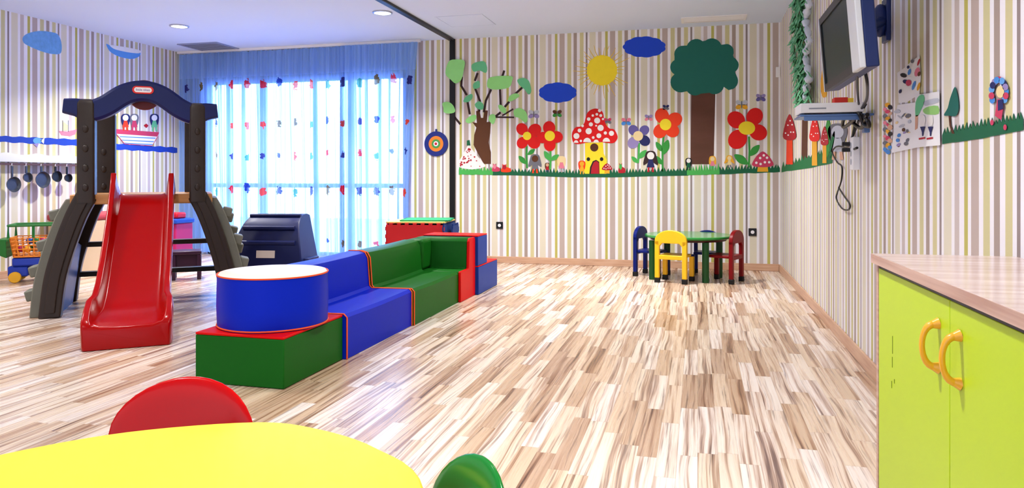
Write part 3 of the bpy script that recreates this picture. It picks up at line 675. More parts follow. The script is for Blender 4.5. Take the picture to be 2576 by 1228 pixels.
t = wthing('cutout_picture_sheet', 'R', *z8(430, 450), 'white sheet with navy and red paper scraps, highest of the wall sheets', 'poster')
cut('sheet', 'R', z8p(((315, 260), (400, 200), (470, 130), (545, 85), (560, 300), (545, 480), (420, 560), (330, 570))), PAPER, t, 2)
for i, (x, y, a, b, c) in enumerate(((380, 285, 36, 22, 'black'), (400, 350, 30, 22, 'navy'), (432, 362, 30, 34, 'rose'), (428, 200, 14, 18, 'navy'), (440, 250, 16, 34, 'sky'), (535, 150, 10, 40, 'crimson'), (520, 250, 26, 50, 'pink'), (485, 390, 16, 50, 'sky'), (535, 400, 14, 46, 'gold'), (345, 450, 14, 22, 'navy'), (540, 270, 16, 26, 'brown'), (470, 140, 18, 20, 'grey'))):
    cut('paper_scrap', 'R', z8p(ell(x, y, a, b, 9, .3)), P[c], t, 3 + i * .1)
t = wthing('paper_garland', 'R', *z8(215, 1100), 'narrow vertical garland of pink, gold and black paper pieces on the side wall', 'wall decoration')
for i in range(22):
    y = 590 + i * 23; x = 215 + 30 * math.sin(i * 2.1)
    cut('paper_piece', 'R', z8p(ell(x, y, rn.uniform(14, 30), rn.uniform(18, 30), 7, i)), P[('gold', 'black', 'pink', 'rose', 'skin', 'grey')[i % 6] if i < 19 else 'sky'], t, .2 + i * .15)

# --- left wall
tag(cut('paper_cloud', 'L', [(57, 95), (70, 84), (98, 78), (125, 80), (145, 86), (154, 105), (155, 128), (148, 136), (125, 135), (98, 127), (75, 117), (60, 108)], M('felt_blue', (110, 168, 226), .8, var=.25, scale=22), None, 0, 3), 'large pale blue felt cloud on the left wall above the toy shelf', 'wall decoration', 'pale clouds on the left wall')
t = wthing('paper_cloud', 'L', 310, 148, 'narrow blue felt cloud with white top beside the curtain corner', 'wall decoration', 'pale clouds on the left wall')
cut('cloud_base', 'L', [(267, 111), (276, 114), (300, 124), (325, 130), (352, 132), (350, 142), (335, 148), (318, 147), (296, 141), (276, 129)], P['skyblue'], t, 1, 3)
cut('cloud_top', 'L', [(276, 113), (300, 116), (330, 121), (352, 127), (350, 134), (325, 132), (300, 127), (285, 122)], P['white'], t, 2, 3)
def wave(u0, u1, va, vb, label):
    n = 26; up = []; dn = []
    for i in range(n + 1):
        u = u0 + (u1 - u0) * i / n; up.append((u, va(u) + 1.2 * math.sin(i * 1.5))); dn.append((u, vb(u) + 1.2 * math.sin(i * 1.3 + 1)))
    tag(cut('paper_wave', 'L', up + dn[::-1], P['seablue'], None, 0), label, 'wall decoration', 'blue paper sea waves')
wave(-12, 214, lambda u: 342 + .045 * u, lambda u: 357 + .052 * u, 'long blue paper wave above the white hook shelf')
wave(262, 446, lambda u: 361 + .066 * (u - 288), lambda u: 376 + .055 * (u - 288), 'blue paper wave below the red and white boat')
t = wthing('paper_boat', 'L', 345, 368, 'red and white striped paper boat carrying small figures, seen through the play gym arch', 'wall decoration')
def z9(x, y): return (160 + x / 3.72, 190 + y / 3.72)
cut('hull', 'L', [z9(*q) for q in ((480, 530), (890, 555), (830, 658), (572, 640))], P['white'], t, 2)
cut('hull_rim', 'L', [z9(*q) for q in ((475, 500), (895, 532), (878, 572), (492, 545))], P['rose'], t, 3)
for y0, x0, x1 in ((572, 525, 860), (604, 545, 845), (632, 560, 835)): strokemb('L', [z9(x0, y0), z9((x0 + x1) / 2, y0 + 8), z9(x1, y0 + 15)], 2.2, 3).build('hull_stripe', P['sky'], t, world=True)
strokemb('L', [z9(492, 545), z9(572, 640), z9(830, 658), z9(880, 572)], 1.6, 4).build('hull_outline', P['rose'], t, world=True)
for x, hr_, dr, lb in ((580, 'navy', 'orange', 'small paper figure with dark hair and orange dress, at the left end of the boat'), (662, 'grey', 'rose', 'small paper figure with grey hair standing mid-boat'), (850, 'navy', 'teal', 'small paper figure in teal at the right end of the boat')):
    doll(z9, x, 518, 160, lb, hr_, dr, dr, 'white', 'L', 4, .17, 'figures standing in the paper boat')
tag(cut('paper_lantern', 'L', [z9(*q) for q in ((750, 468), (775, 450), (795, 470), (775, 492))], P['crimson'], None, 2), 'tiny red paper diamond above the boat rim', 'wall decoration')
t = wthing('paper_sailing_boat', 'L', 168, 342, 'small pink paper sailing boat above the long blue wave', 'wall decoration')
cut('hull', 'L', [(148, 329), (170, 331), (194, 325), (190, 338), (175, 343), (154, 340)], P['pink'], t, 1)
for u in (158, 172): strokemb('L', [(u, 332), (u, 303)], 1.4, 1).build('mast', P['grey'], t, world=True)
cut('sail', 'L', [(159, 306), (171, 315), (171, 328), (159, 328)], P['cream'], t, 2)
t = wthing('paper_fish', 'L', 94, 372, 'small pale blue paper fish stuck on the long blue wave', 'wall decoration')
cut('body', 'L', ell(94, 354, 11, 8, 14), P['skyblue'], t, 2); cut('tail', 'L', [(102, 354), (112, 347), (110, 362)], P['white'], t, 2); cut('fin', 'L', [(84, 362), (98, 360), (94, 371)], P['lilac'], t, 3)

# ================================================================== WALL FITTINGS
def socket(u, v, label):
    p = on('B', u, v); t = thing('wall_socket', (p.x, YB - .0005, p.z - .045), label, 'socket', group='black wall sockets')
    MB().b2((-.045, -.012, 0), (.045, 0, .09)).build('plate', DARKPL, t, bevel=.004)
    MB().lathe([(.021, 0), (.021, .003)], n=20).build('socket_face', WHITE, t).matrix_local = Matrix.Translation((0, -.012, .045)) @ Matrix.Rotation(PI / 2, 4, 'X')
socket(1257, 567, 'black wall socket with pale centre between the foam sofa and play table')
socket(1893, 584, 'black wall socket with pale centre between the red chair and room corner')
p = on('B', 1957, 182); tag(MB().b2((p.x - .025, YB - .028, p.z - .06), (p.x + .025, YB - .0005, p.z + .06)).build('wall_sensor', WHITE, bevel=.005), 'small white sensor box on the wall near the room corner', 'sensor')
# dartboard
p = on('B', 1098, 362); R0 = .165
t = thing('dartboard', (p.x, YB - .0005, p.z - R0), 'round blue and orange toy dartboard beside the curtain', 'dartboard')
def disc(name, r, d, mat, r2=0):
    o = MB().lathe([(r, 0), (r, d)], n=40).build(name, mat, t); o.matrix_local = Matrix.Translation((0, 0, R0)) @ Matrix.Rotation(PI / 2, 4, 'X'); return o
disc('outer_ring', R0, .016, M('dart_blue', (24, 40, 120), .5)); disc('orange_ring', R0 * .62, .019, M('dart_orange', (226, 130, 40), .6)); disc('green_ring', R0 * .36, .021, M('dart_green', (70, 150, 70), .6)); disc('white_ring', R0 * .2, .023, WHITE); disc('bullseye', R0 * .11, .025, M('dart_red', (200, 30, 40), .5))
MB().b2((-.012, -.015, 2 * R0 - .005), (.012, -.003, 2 * R0 + .03)).build('hanger', M('dart_blue', (24, 40, 120)), t)

# ================================================================== TELEVISION ON ITS ARM, SHELF AND CABLES
tv = thing('television', (.645, 3.56, 1.543), 'silver and black flat television tilted down from a wall arm', 'television')
TILT = Matrix.Rotation(math.radians(4.5), 3, 'Y')   # leans into the room at its top
W2, H2 = .42, .355
def tvb(mb, lo, hi):
    c = [(a + b) / 2 for a, b in zip(lo, hi)]; d = [b - a for a, b in zip(lo, hi)]
    return mb.box(TILT.inverted() @ Vector(c), d, TILT.inverted())
SILV = M('silver_plastic', (214, 218, 224), .3, metal=.1)
NAVYP = M('navy_plastic', (24, 42, 96), .35)
tvb(MB(), (.012, -W2, 0), (.062, W2, H2 + .02)).build('rear_shell', NAVYP, tv, bevel=.006)
f = MB(); tvb(f, (-.012, -W2, 0), (.012, -W2 + .15, H2 + .02)); f.build('glare_bezel', SILV, tv, bevel=.004)  # near bezel made wide and pale, its colour standing in for reflection glare
f = MB(); tvb(f, (-.010, -W2 + .15, 0), (.012, W2, .035)); tvb(f, (-.010, -W2 + .15, H2 - .015), (.012, W2, H2 + .02)); tvb(f, (-.010, W2 - .035, .035), (.012, W2, H2 - .015)); f.build('bezel', DARKPL, tv)
f = MB(); tvb(f, (-.012, W2 - .008, 0), (.013, W2 + .004, H2 + .02)); f.build('edge_strip', SILV, tv)
tvb(MB(), (-.004, -W2 + .151, .036), (.010, W2 - .036, H2 - .016)).build('screen', M('tv_screen', (10, 34, 34), .3, var=.02, spec=.15), tv)
br = thing('tv_wall_bracket', (.93, 4.00, 1.90), 'dark blue swivel wall bracket behind the television', 'wall bracket')
MB().b2((-.012, -.05, -.11), (.0085, .05, .11)).build('wall_plate', NAVYP, br, bevel=.004)
MB().tube([(-.012, 0, 0), (-.10, -.12, -.05), (-.215, -.40, -.14)], .028, 10).build('arm', NAVYP, br, smooth=40)
MB().ball((-.03, 0, .0), (.04, .05, .085), 14, 8).build('swivel_housing', NAVYP, br, smooth=60)
# shelf with a media player
sz = 1.455
sh = thing('wall_shelf', (.75, 4.44, sz), 'narrow blue-grey wall shelf under the television', 'shelf')
GB = M('blue_grey_metal', (92, 124, 178), .3, metal=.3)
MB().b2((-.19, -.13, -.012), (.1895, .13, .0)).build('shelf_board', GB, sh, bevel=.003)
MB().b2((-.17, -.13, -.035), (.15, -.118, -.012)).build('front_rail', GB, sh, bevel=.002)
MB().b2((.16, -.03, -.10), (.1895, .03, -.012)).build('bracket', GB, sh, bevel=.003)
dv = thing('media_player', (.725, 4.42, sz + .001), 'white slim media player on the wall shelf', 'media player')
MB().b2((-.165, -.11, .008), (.165, .11, .062)).build('casing', M('white_plastic', (238, 240, 244), .35), dv, bevel=.004)
MB().b2((-.12, -.1115, .028), (-.03, -.110, .036)).build('disc_slot', M('slot_grey', (150, 156, 168)), dv)
for x in (-.13, .13):
    for y in (-.08, .08): MB().b2((x - .012, y - .012, 0), (x + .012, y + .012, .009)).build('foot', DARKPL, dv)
t = thing('small_toy_box', (.80, 4.42, sz + .064), 'small red and yellow carton lying on the media player', 'box')
MB().b2((-.05, -.04, 0), (.02, .04, .035)).build('red_part', M('carton_red', (214, 50, 36)), t, bevel=.002); MB().b2((.02, -.04, 0), (.05, .04, .03)).build('yellow_part', M('carton_yellow', (240, 200, 60)), t, bevel=.002)
t = thing('cable_adapter', (.70, 4.50, sz + .064), 'flat blue card box on the far end of the media player', 'box')
MB().b2((-.11, -.02, 0), (-.0, .03, .016)).build('box_body', M('blue_box', (60, 90, 160)), t, bevel=.002)
# cables hang close to the side wall
def cab(pts, r, label, n=6):
    path = smooth_open([on('R', u, v, d) for u, v, d in pts], 6)
    return tag(MB().tube(path, r, 8).build('cable', DARKPL, None, smooth=60), label, 'cable', 'cables hanging below the television')
cab([(2176, 178, .22), (2182, 215, .20), (2180, 250, .12), (2168, 272, .08)], .007, 'black cable dropping from the television to the tangle below')
cab([(2156, 190, .26), (2157, 225, .2), (2160, 262, .09)], .006, 'straight black cable from beneath the television to the shelf end')
cab([(2160, 268, .06), (2150, 310, .05), (2142, 350, .03), (2132, 370, .02), (2110, 368, .02), (2100, 372, .02), (2094, 384, .02), (2106, 408, .02), (2118, 420, .02), (2117, 452, .02), (2108, 480, .02), (2104, 500, .02), (2118, 524, .02), (2134, 528, .02), (2138, 515, .02), (2124, 494, .02), (2111, 474, .02)], .0055, 'long thin black cable looping down the wall below the shelf')
cab([(2176, 262, .05), (2150, 300, .07), (2122, 320, .06), (2124, 298, .07), (2150, 280, .05), (2180, 300, .06), (2186, 318, .05), (2172, 312, .06), (2160, 285, .08), (2140, 300, .07), (2166, 322, .05), (2182, 288, .06)], .011, 'tangled bunch of black cable beside the shelf end')
cab([(2162, 300, .04), (2150, 330, .03), (2138, 362, .03), (2146, 375, .03), (2156, 372, .03)], .008, 'thick black cable running from the tangle to the power strip')
ps = thing('power_strip', on('R', 2159, 428, .0005), 'white power strip hanging on the wall beneath the cable tangle', 'power strip')
a = on('R', 2159, 345, .0005); pz = on('R', 2159, 428, 0).z
MB().b2((-.04, -.045, 0), (0, .045, a.z - pz)).build('strip_body', M('white_plastic', (238, 240, 244), .35), ps, bevel=.006)
for k in (.25, .5, .75): MB().lathe([(.018, 0), (.018, .002)], n=16).build('outlet', M('outlet_grey', (170, 176, 186)), ps).matrix_local = Matrix.Translation((-.040, 0, (a.z - pz) * k)) @ Matrix.Rotation(-PI / 2, 4, 'Y')
for k in (.62, .8): MB().b2((-.085, .02, (a.z - pz) * k - .012), (-.0405, .045, (a.z - pz) * k + .012)).build('plug', DARKPL, ps, bevel=.003)

# ================================================================== GREEN CABINET
CBR = math.radians(1.3)
cab_o = thing('green_cabinet', (.5305, 2.405, 0), 'lime green two-door cabinet with wood-look top in the right foreground', 'cabinet', rz=CBR)
# local: front face x=0 (doors), body runs to +x .405, and towards the camera (-y) 1.2
TOPW = wood_mat('cabinet_top_laminate', (196, 172, 166), (220, 200, 194), (2, 26, 26), .18)
EDW = wood_mat('cabinet_edge_laminate', (176, 138, 122), (204, 172, 156), (2, 2, 60), .4)
LIME = M('lime_laminate', (182, 210, 30), .42, var=.03, scale=2)
HC = .867; LN = 1.215; DP = .37
MB().b2((.022, -LN + .01, .06), (DP, -.019, HC - .03)).build('carcass', EDW, cab_o)
MB().b2((.0, -.018, 0), (DP, 0, HC - .03)).build('end_panel', EDW, cab_o, bevel=.001)
MB().b2((.0, -LN, 0), (DP, -LN + .018, HC - .03)).build('end_panel', EDW, cab_o, bevel=.001)
MB().b2((.03, -LN + .018, 0), (.05, -.018, .06)).build('plinth', EDW, cab_o)
MB().b2((-.012, -LN - .005, HC - .028), (DP + .008, .004, HC)).build('countertop', TOPW, cab_o, bevel=.0015)
MB().b2((-.0145, -LN - .005, HC - .0275), (-.0121, .004, HC - .0008)).build('edge_band', EDW, cab_o)
MB().b2((.004, -LN + .018, HC - .0415), (.02, -.019, HC - .0285)).build('shadow_strip', BLACK, cab_o)  # black strip standing in for the shade between countertop and doors
HANDLE = M('amber_plastic', (236, 168, 34), .3, coat=.4)
for (y0, y1, hy) in ((-.606, -.020, -.540), (-1.196, -.610, -.672)):
    dr = MB().b2((.002, y0, .015), (.020, y1, HC - .042)).build('door', LIME, cab_o, bevel=.0015)
    hm = MB(); zc_ = .708
    pts = [(-.004 - .030 * math.sin(PI * i / 14) ** .8 if 0 < i < 14 else .002, hy + (.0), zc_ + .050 * math.cos(PI * i / 14)) for i in range(15)]
    hm.tube(pts, [.0062 + .003 * abs(math.cos(PI * i / 14)) ** 3 for i in range(15)], 10)
    for s in (-1, 1): hm.tube([(-.014, hy, zc_ + s * .048), (.002, hy, zc_ + s * .052)], [.008, .0145], 12)
    hm.build('handle', HANDLE, dr, smooth=50)
mk = MB()
for (a, b, c) in ((-.165, .56, .03), (-.168, .60, .05), (-.185, .52, .012), (-.16, .50, .02)): mk.b2((.0008, a, b), (.0019, a + .0025, b + c))
mk.build('scratches', M('scratch_green', (120, 140, 40), .6), cab_o)

# ================================================================== FOAM SOFA RUN
def foam(name, rgb): return M(name, rgb, .42, var=.05, scale=3, bump=.12, bscale=9, spec=.1)
FG = foam('green_vinyl', (18, 92, 22)); FB = foam('blue_vinyl', (4, 36, 184)); FR = foam('red_vinyl', (206, 6, 6)); FW = foam('cream_vinyl', (244, 226, 212)); FB2 = foam('dull_blue_vinyl', (20, 60, 150))
PIPE = M('orange_piping', (236, 84, 24), .5)
X0, X1 = -2.61, -2.075; SH = .272; BH = .545; BD = .19
blk = thing('foam_block', ((X0 + X1) / 2, 3.61, 0), 'green foam block with red top under the blue cylinder', 'foam seat')
wx = (X1 - X0) / 2
MB().b2((-wx, -.32, .002), (wx, .317, SH - .014)).build('sides', FG, blk, bevel=.006)
MB().b2((-wx, -.32, SH - .014), (wx, .317, SH)).build('red_top', FR, blk, bevel=.005)
cy = thing('foam_cylinder', (-2.345, 3.615, SH + .001), 'blue foam cylinder with cream top on the green block', 'foam seat')
RC = .300; MB().lathe([(RC - .004, .0), (RC, .010), (RC + .004, .12), (RC, .285)], n=72).build('side', FB, cy, smooth=50)
MB().lathe([(RC - .003, .285), (RC - .012, .296), (.15, .300), (.01, .300)], n=72).build('top', FW, cy, smooth=50)
for z in (.287, .008): MB().tube([((RC + .0015) * math.cos(2 * PI * k / 72), (RC + .0015) * math.sin(2 * PI * k / 72), z) for k in range(72)], .0045, 6, ring=True).build('piping', PIPE, cy, smooth=60)
def prof_sofa():
    # (x across, z) seat towards +x
    return [(X1, .002), (X1, SH - .02), (X1 - .02, SH), (X0 + BD + .022, SH - .004), (X0 + BD + .004, SH + .015), (X0 + BD - .012, BH - .05), (X0 + BD - .035, BH - .012), (X0 + BD - .075, BH), (X0 + .03, BH), (X0, BH - .03), (X0, .002)]
def sofa(y0, y1, mat, label, extra=None, pipe_ends=(True, True)):
    t = thing('foam_sofa', ((X0 + X1) / 2, (y0 + y1) / 2, 0), label, 'foam seat', group='foam sofa units in the row')
    pr = prof_sofa()
    cx_ = (X0 + X1) / 2; ym = (y0 + y1) / 2
    n = 10; secs = []
    for i in range(n + 1):
        y = y0 + .003 + (y1 - y0 - .006) * i / n; sg = .006 * math.sin(PI * i / n)
        secs.append([Vector((x - cx_, y - ym, z - (sg if z > .1 else 0))) for x, z in pr])
    MB().loft(secs).build('cushion', mat, t, smooth=32)
    for s in (0, 1):
        if not pipe_ends[s]: continue
        y = (y0 + .004 if s == 0 else y1 - .004) - ym
        q = [(x - cx_ + .003 * (1 if x > X0 + .1 else -1), y, z + (.002 if z > .1 else 0)) for x, z in pr]
        MB().tube(q, .0052, 6).build('piping', PIPE, t, smooth=60)
    return t
sofa(3.932, 4.955, FB, 'blue foam sofa unit behind the blue cylinder').location.x += .02
t = sofa(4.957, 5.975, FG, 'green foam bench unit with back rest, in the middle of the sofa row', pipe_ends=(True, False)); t.location.x += .035
# corner unit: faces the camera, back across the row, red side panel in an L
Y0, Y1 = 5.978, 6.40
t = thing('foam_corner_seat', ((X0 + X1) / 2 + .055, (Y0 + Y1) / 2, 0), 'green foam corner seat with red L-shaped end panel', 'foam seat')
ux, uy = (X0 + X1) / 2, (Y0 + Y1) / 2
pr = [(Y0, .002), (Y0, SH - .01), (Y0 + .01, SH), (Y1 - .20, SH), (Y1 - .195, SH + .02), (Y1 - .18, BH - .03), (Y1 - .15, BH), (Y1 - .02, BH), (Y1, BH - .02), (Y1, .002)]
secs = [[Vector((x - ux, y - uy, z)) for y, z in pr] for x in (X0 + .01, X1 - .022)]
MB().loft(secs).build('cushion', FG, t, bevel=.008)
MB().b2((X0 - ux, Y0 - uy, SH), (X0 + BD - .01 - ux, Y1 - .19 - uy, BH)).build('side_back', FG, t, bevel=.03, segs=3)
secs = [[Vector((x - ux, y - uy, z)) for y, z in pr] for x in (X1 - .020, X1 + .004)]
MB().loft(secs).build('end_panel', FR, t, bevel=.004)
# blue unit beyond, its back to the corner seat
Y0, Y1 = 6.404, 7.05; uy = (Y0 + Y1) / 2
t = thing('foam_step_seat', (ux + .07, uy, 0), 'blue foam stepped seat with red tops at the far end of the row', 'foam seat')
MB().b2((X0 - ux, Y0 - uy, .002), (X1 + .02 - ux, Y1 - uy, SH - .01)).build('base', FB2, t, bevel=.006)
MB().b2((X0 - ux, Y0 - uy, SH - .01), (X1 + .02 - ux, Y1 - uy, SH)).build('base_top', FR, t, bevel=.004)
MB().b2((X0 - ux, Y0 - uy, SH), (X1 + .015 - ux, Y0 + .30 - uy, BH)).build('back', FB2, t, bevel=.006)
MB().b2((X0 - ux, Y0 - uy, BH), (X1 + .015 - ux, Y0 + .30 - uy, BH + .012)).build('back_top', FR, t, bevel=.004)

# ================================================================== PLAY GYM WITH SLIDE
gym = thing('toddler_climber', (-4.42, 4.95, 0), 'toddler play gym with red slide, brown posts and navy arch', 'play gym', rz=math.radians(37.7))
BRN = M('brown_plastic', (44, 32, 25), .42, var=.12, scale=3, bump=.1, bscale=50)
STN = M('stone_grey_plastic', (112, 112, 100), .55, var=.18, scale=6, bump=.3, bscale=40)
NAVY = M('arch_navy', (6, 22, 84), .4)
TAN = wood_mat('tan_plastic', (170, 112, 56), (196, 138, 78), (2, 20, 20), .45)
REDP = M('slide_red', (158, 0, 0), .2, coat=.0, var=.03, spec=.2)
def rrect(cx_, cy_, w, d, r, k=4):
    out = []
    for sx, sy, a0 in ((1, 1, 0), (-1, 1, PI / 2), (-1, -1, PI), (1, -1, 1.5 * PI)):
        for i in range(k + 1):
            a = a0 + PI / 2 * i / k; out.append((cx_ + sx * (w / 2 - r) + r * math.cos(a), cy_ + sy * (d / 2 - r) + r * math.sin(a)))
    return out
def post(x, y, w, d, z0, z1):
    m = MB(); secs = []
    for z, s in ((z0, 1), (z1 - .04, 1), (z1 - .015, .9), (z1, .6)):
        secs.append([Vector((a, b, z)) for a, b in rrect(x, y, w * s, d * s, .02 * s)])
    m.loft(secs); o = m.build('post', BRN, gym, smooth=40)
    for k in range(4):
        zz = z0 + .12 + k * .155
        if zz < z1 - .22: MB().ball((x, y - d / 2 - .001, zz), (.022, .010, .03), 12, 8).build('stud', BRN, o, smooth=60)
    return o
for s in (-1, 1):
    post(s * .405, -.02, .125, .16, .90, 1.725)
    post(s * .375, .80, .18, .12, .90, 1.70)
    # curved legs
    for y, w in ((-.02, .15), (.80, .13)):
        cl = smooth_open([(.40, .96), (.475, .80), (.555, .56), (.62, .30), (.655, .0)], 5); secs = []
        for i, c in enumerate(cl):
            a = cl[max(i - 1, 0)]; b = cl[min(i + 1, len(cl) - 1)]; t_ = (b - a).normalized(); n_ = Vector((-t_.y, t_.x))
            if i == len(cl) - 1: n_ = Vector((1, 0)); 
            secs.append([Vector((s * (c.x + n_.x * h), y + dy, max(c.y + n_.y * h, 0))) for h, dy in ((-w / 2, -.055), (-w / 2, .055), (w / 2, .055), (w / 2, -.055))])
        MB().loft(secs).build('leg', BRN, gym, bevel=.012, segs=3)
        r_ = MB(); rs = []
        for i, c in enumerate(cl):
            rs.append([Vector((s * (c.x + h), y + dy, c.y)) for h, dy in ((-.035, -.072), (-.035, -.05), (.035, -.05), (.035, -.072))])
        if y < 0: r_.loft(rs[1:-1]).build('leg_rib', BRN, gym, bevel=.006)
    # climbing wall
    cl = smooth_open([(.50, .93), (.575, .78), (.66, .52), (.72, .26), (.745, .0)], 4)
    secs = [[Vector((s * (c.x - .02), .0, c.y)), Vector((s * (c.x - .02), .745, c.y)), Vector((s * (c.x + .055), .745, c.y)), Vector((s * (c.x + .055), .0, c.y))] for c in cl]
    wl = MB().loft(secs).build('climbing_wall', STN, gym, bevel=.008)
    for k, (zz, yy) in enumerate(((.80, .13), (.74, .45), (.60, .66), (.56, .14), (.46, .42), (.36, .12), (.30, .62), (.17, .13), (.13, .42))):
        x = [c.x for c in cl if c.y <= zz][0] if any(c.y <= zz for c in cl) else .74
        MB().box((s * (x + .065), yy, zz), (.075, .17, .085), Matrix.Rotation(s * .25, 3, 'Y')).build('climbing_hold', STN, wl, bevel=.012)
    MB().b2((s * .745 - .04, -.02 + .03, .0), (s * .745 + .085, .16, .055)).build('foot_step', STN, gym, bevel=.008)
    MB().loft([[Vector((s * (.50 + .11 * (1 - z / .85)), y, z)) for y, z in ((.06, .0), (.72, .0), (.72, .5), (.06, .62))], [Vector((s * (.515 + .11 * (1 - z / .85)), y, z)) for y, z in ((.06, .0), (.72, .0), (.72, .5), (.06, .62))]]).build('inner_reflection_sheet', M('inner_blue_reflection', (36, 66, 128), .4), gym)  # added sheet, blue reflection on the climbing wall's inner side put into its colour
MB().b2((-.52, -.05, .885), (.52, .86, .965)).build('deck', TAN, gym, bevel=.01)
for z, yy in ((.50, .80), (.235, .80)): MB().b2((-.60, yy - .045, z - .022), (.60, yy + .045, z + .022)).build('cross_plank', BRN if z > .4 else BLACK, gym, bevel=.008)
# arch
cl = smooth_open([(-.56, 1.665), (-.47, 1.655), (-.38, 1.632), (-.27, 1.675), (-.13, 1.775), (0, 1.808), (.13, 1.775), (.27, 1.675), (.38, 1.632), (.47, 1.655), (.56, 1.665)], 6); secs = []
for i, c in enumerate(cl):
    a = cl[max(i - 1, 0)]; b = cl[min(i + 1, len(cl) - 1)]; t_ = (b - a).normalized(); n_ = Vector((-t_.y, t_.x)); f_ = 1 - .32 * max(0, (abs(c.x) - .40) / .16); h = .083 * f_
    secs.append([Vector((c.x + n_.x * q * h, -.03 + p_ * .062, c.y + n_.y * q * h)) for q, p_ in ((-1, -.75), (-.75, -1), (.75, -1), (1, -.75), (1, .75), (.75, 1), (-.75, 1), (-1, .75))])
MB().loft(secs).build('arch', NAVY, gym, smooth=35)
wh = MB().lathe([(.118, 0), (.125, .012), (.118, .03), (.09, .045), (.02, .05)], n=36).build('round_boss', M('maroon_plastic', (104, 20, 24), .35), gym, smooth=40)
wh.matrix_local = Matrix.Translation((0, .03, 1.785)) @ Matrix.Rotation(-PI / 2, 4, 'X')
bd = MB().loft([[Vector((a, y, b)) for a, b in rrect(0, 1.812, .155, .062, .030, 6)] for y in (-.094, -.100)]).build('badge', M('badge_red', (222, 40, 30), .35), gym)
MB().loft([[Vector((a, y, b)) for a, b in rrect(0, 1.812, .128, .040, .019, 6)] for y in (-.1, -.103)]).build('badge_plate', M('badge_white', (248, 240, 236), .4), bd)
tx = bpy.data.curves.new('badge_lettering', 'FONT'); tx.body = 'little tikes'; tx.size = .026; tx.align_x = 'CENTER'; tx.align_y = 'CENTER'; tx.extrude = .0006
tx.materials.append(M('badge_blue', (70, 90, 170), .5)); to = bpy.data.objects.new('badge_lettering', tx); COL.objects.link(to); dg = bpy.context.evaluated_depsgraph_get(); me_ = bpy.data.meshes.new_from_object(to.evaluated_get(dg)); bpy.data.objects.remove(to); to = bpy.data.objects.new('badge_lettering', me_); COL.objects.link(to); to.parent = bd
to.location = (0, -.1036, 1.812); to.rotation_euler = (PI / 2, 0, 0)
# slide: channel lofted along its run
st = [(-.00, .965, .235, .05, .0), (.03, .962, .232, .15, .0), (.07, .94, .230, .20, .0), (.14, .875, .230, .16, 0), (.30, .73, .232, .12, 0), (.50, .555, .234, .11, 0), (.70, .39, .236, .11, 0), (.88, .265, .238, .11, 0),
      (1.02, .20, .242, .11, .6), (1.08, .182, .252, .118, 1), (1.12, .174, .262, .115, 1), (1.22, .158, .264, .085, 1), (1.31, .150, .262, .045, 1), (1.345, .148, .254, .02, 1), (1.36, .125, .246, .0, 1)]
secs = []
for s_, zf, w, rail, gr in st:
    ww = w; zb = (zf - .045) * (1 - gr) + .002 * gr
    pts = [(-ww, zb), (-ww - .004, zf + rail * .5), (-ww + .004, zf + rail), (-ww + .040, zf + rail), (-ww + .054, zf + rail * .5), (-ww + .070, zf + .012), (-ww + .10, zf), (0, zf - .004),
           (ww - .10, zf), (ww - .070, zf + .012), (ww - .054, zf + rail * .5), (ww - .040, zf + rail), (ww - .004, zf + rail), (ww + .004, zf + rail * .5), (ww, zb)]
    secs.append([Vector((x, -.052 - s_, z)) for x, z in pts])
sl = MB().loft(secs).build('slide', REDP, gym, smooth=55)
bm_ = sl.modifiers.new('Bevel', 'BEVEL'); bm_.width = .006; bm_.segments = 2; bm_.limit_method = 'ANGLE'; bm_.angle_limit = math.radians(40)

# ================================================================== TOYS BEHIND THE GYM
NB = M('toy_chest_navy', (3, 18, 78), .5)
tc_ = thing('toy_chest', (-4.27, 6.62, 0), 'navy plastic toy chest with curved ridged front and white label', 'toy chest', rz=math.radians(10))
pf = smooth_open([(-.24, .002), (-.25, .25), (-.22, .45), (-.12, .62), (.02, .70), (.18, .715)], 4)
def chest_half(z): return .40 - .035 * (z / .3 if z < .3 else 1) - .10 * max(0, (z - .3) / .42) ** 1.4
prof = [(p.x, p.y) for p in pf] + [(.24, .70), (.26, .002)]
secs = []
for k in (-1, -.97, -.6, 0, .6, .97, 1):
    secs.append([Vector((k * chest_half(z), y + (.012 if abs(k) == 1 else 0), z)) for y, z in prof])
MB().loft(secs).build('bin', NB, tc_, smooth=35)
for (z, y, w) in ((.44, -.228, .30), (.585, -.165, .27), (.70, -.0, .27)): MB().tube([(-w, y, z), (w, y, z)], .022, 10).build('ridge', NB, tc_, smooth=60)
MB().box((0, -.250, .325), (.19, .012, .075), Matrix.Rotation(-.12, 3, 'X')).build('label_plate', M('label_paper', (226, 214, 206), .6), tc_)
MB().b2((-.43, -.2, .24), (-.37, .1, .28)).build('side_handle', NB, tc_, bevel=.01); MB().b2((.37, -.2, .24), (.43, .1, .28)).build('side_handle', NB, tc_, bevel=.01)

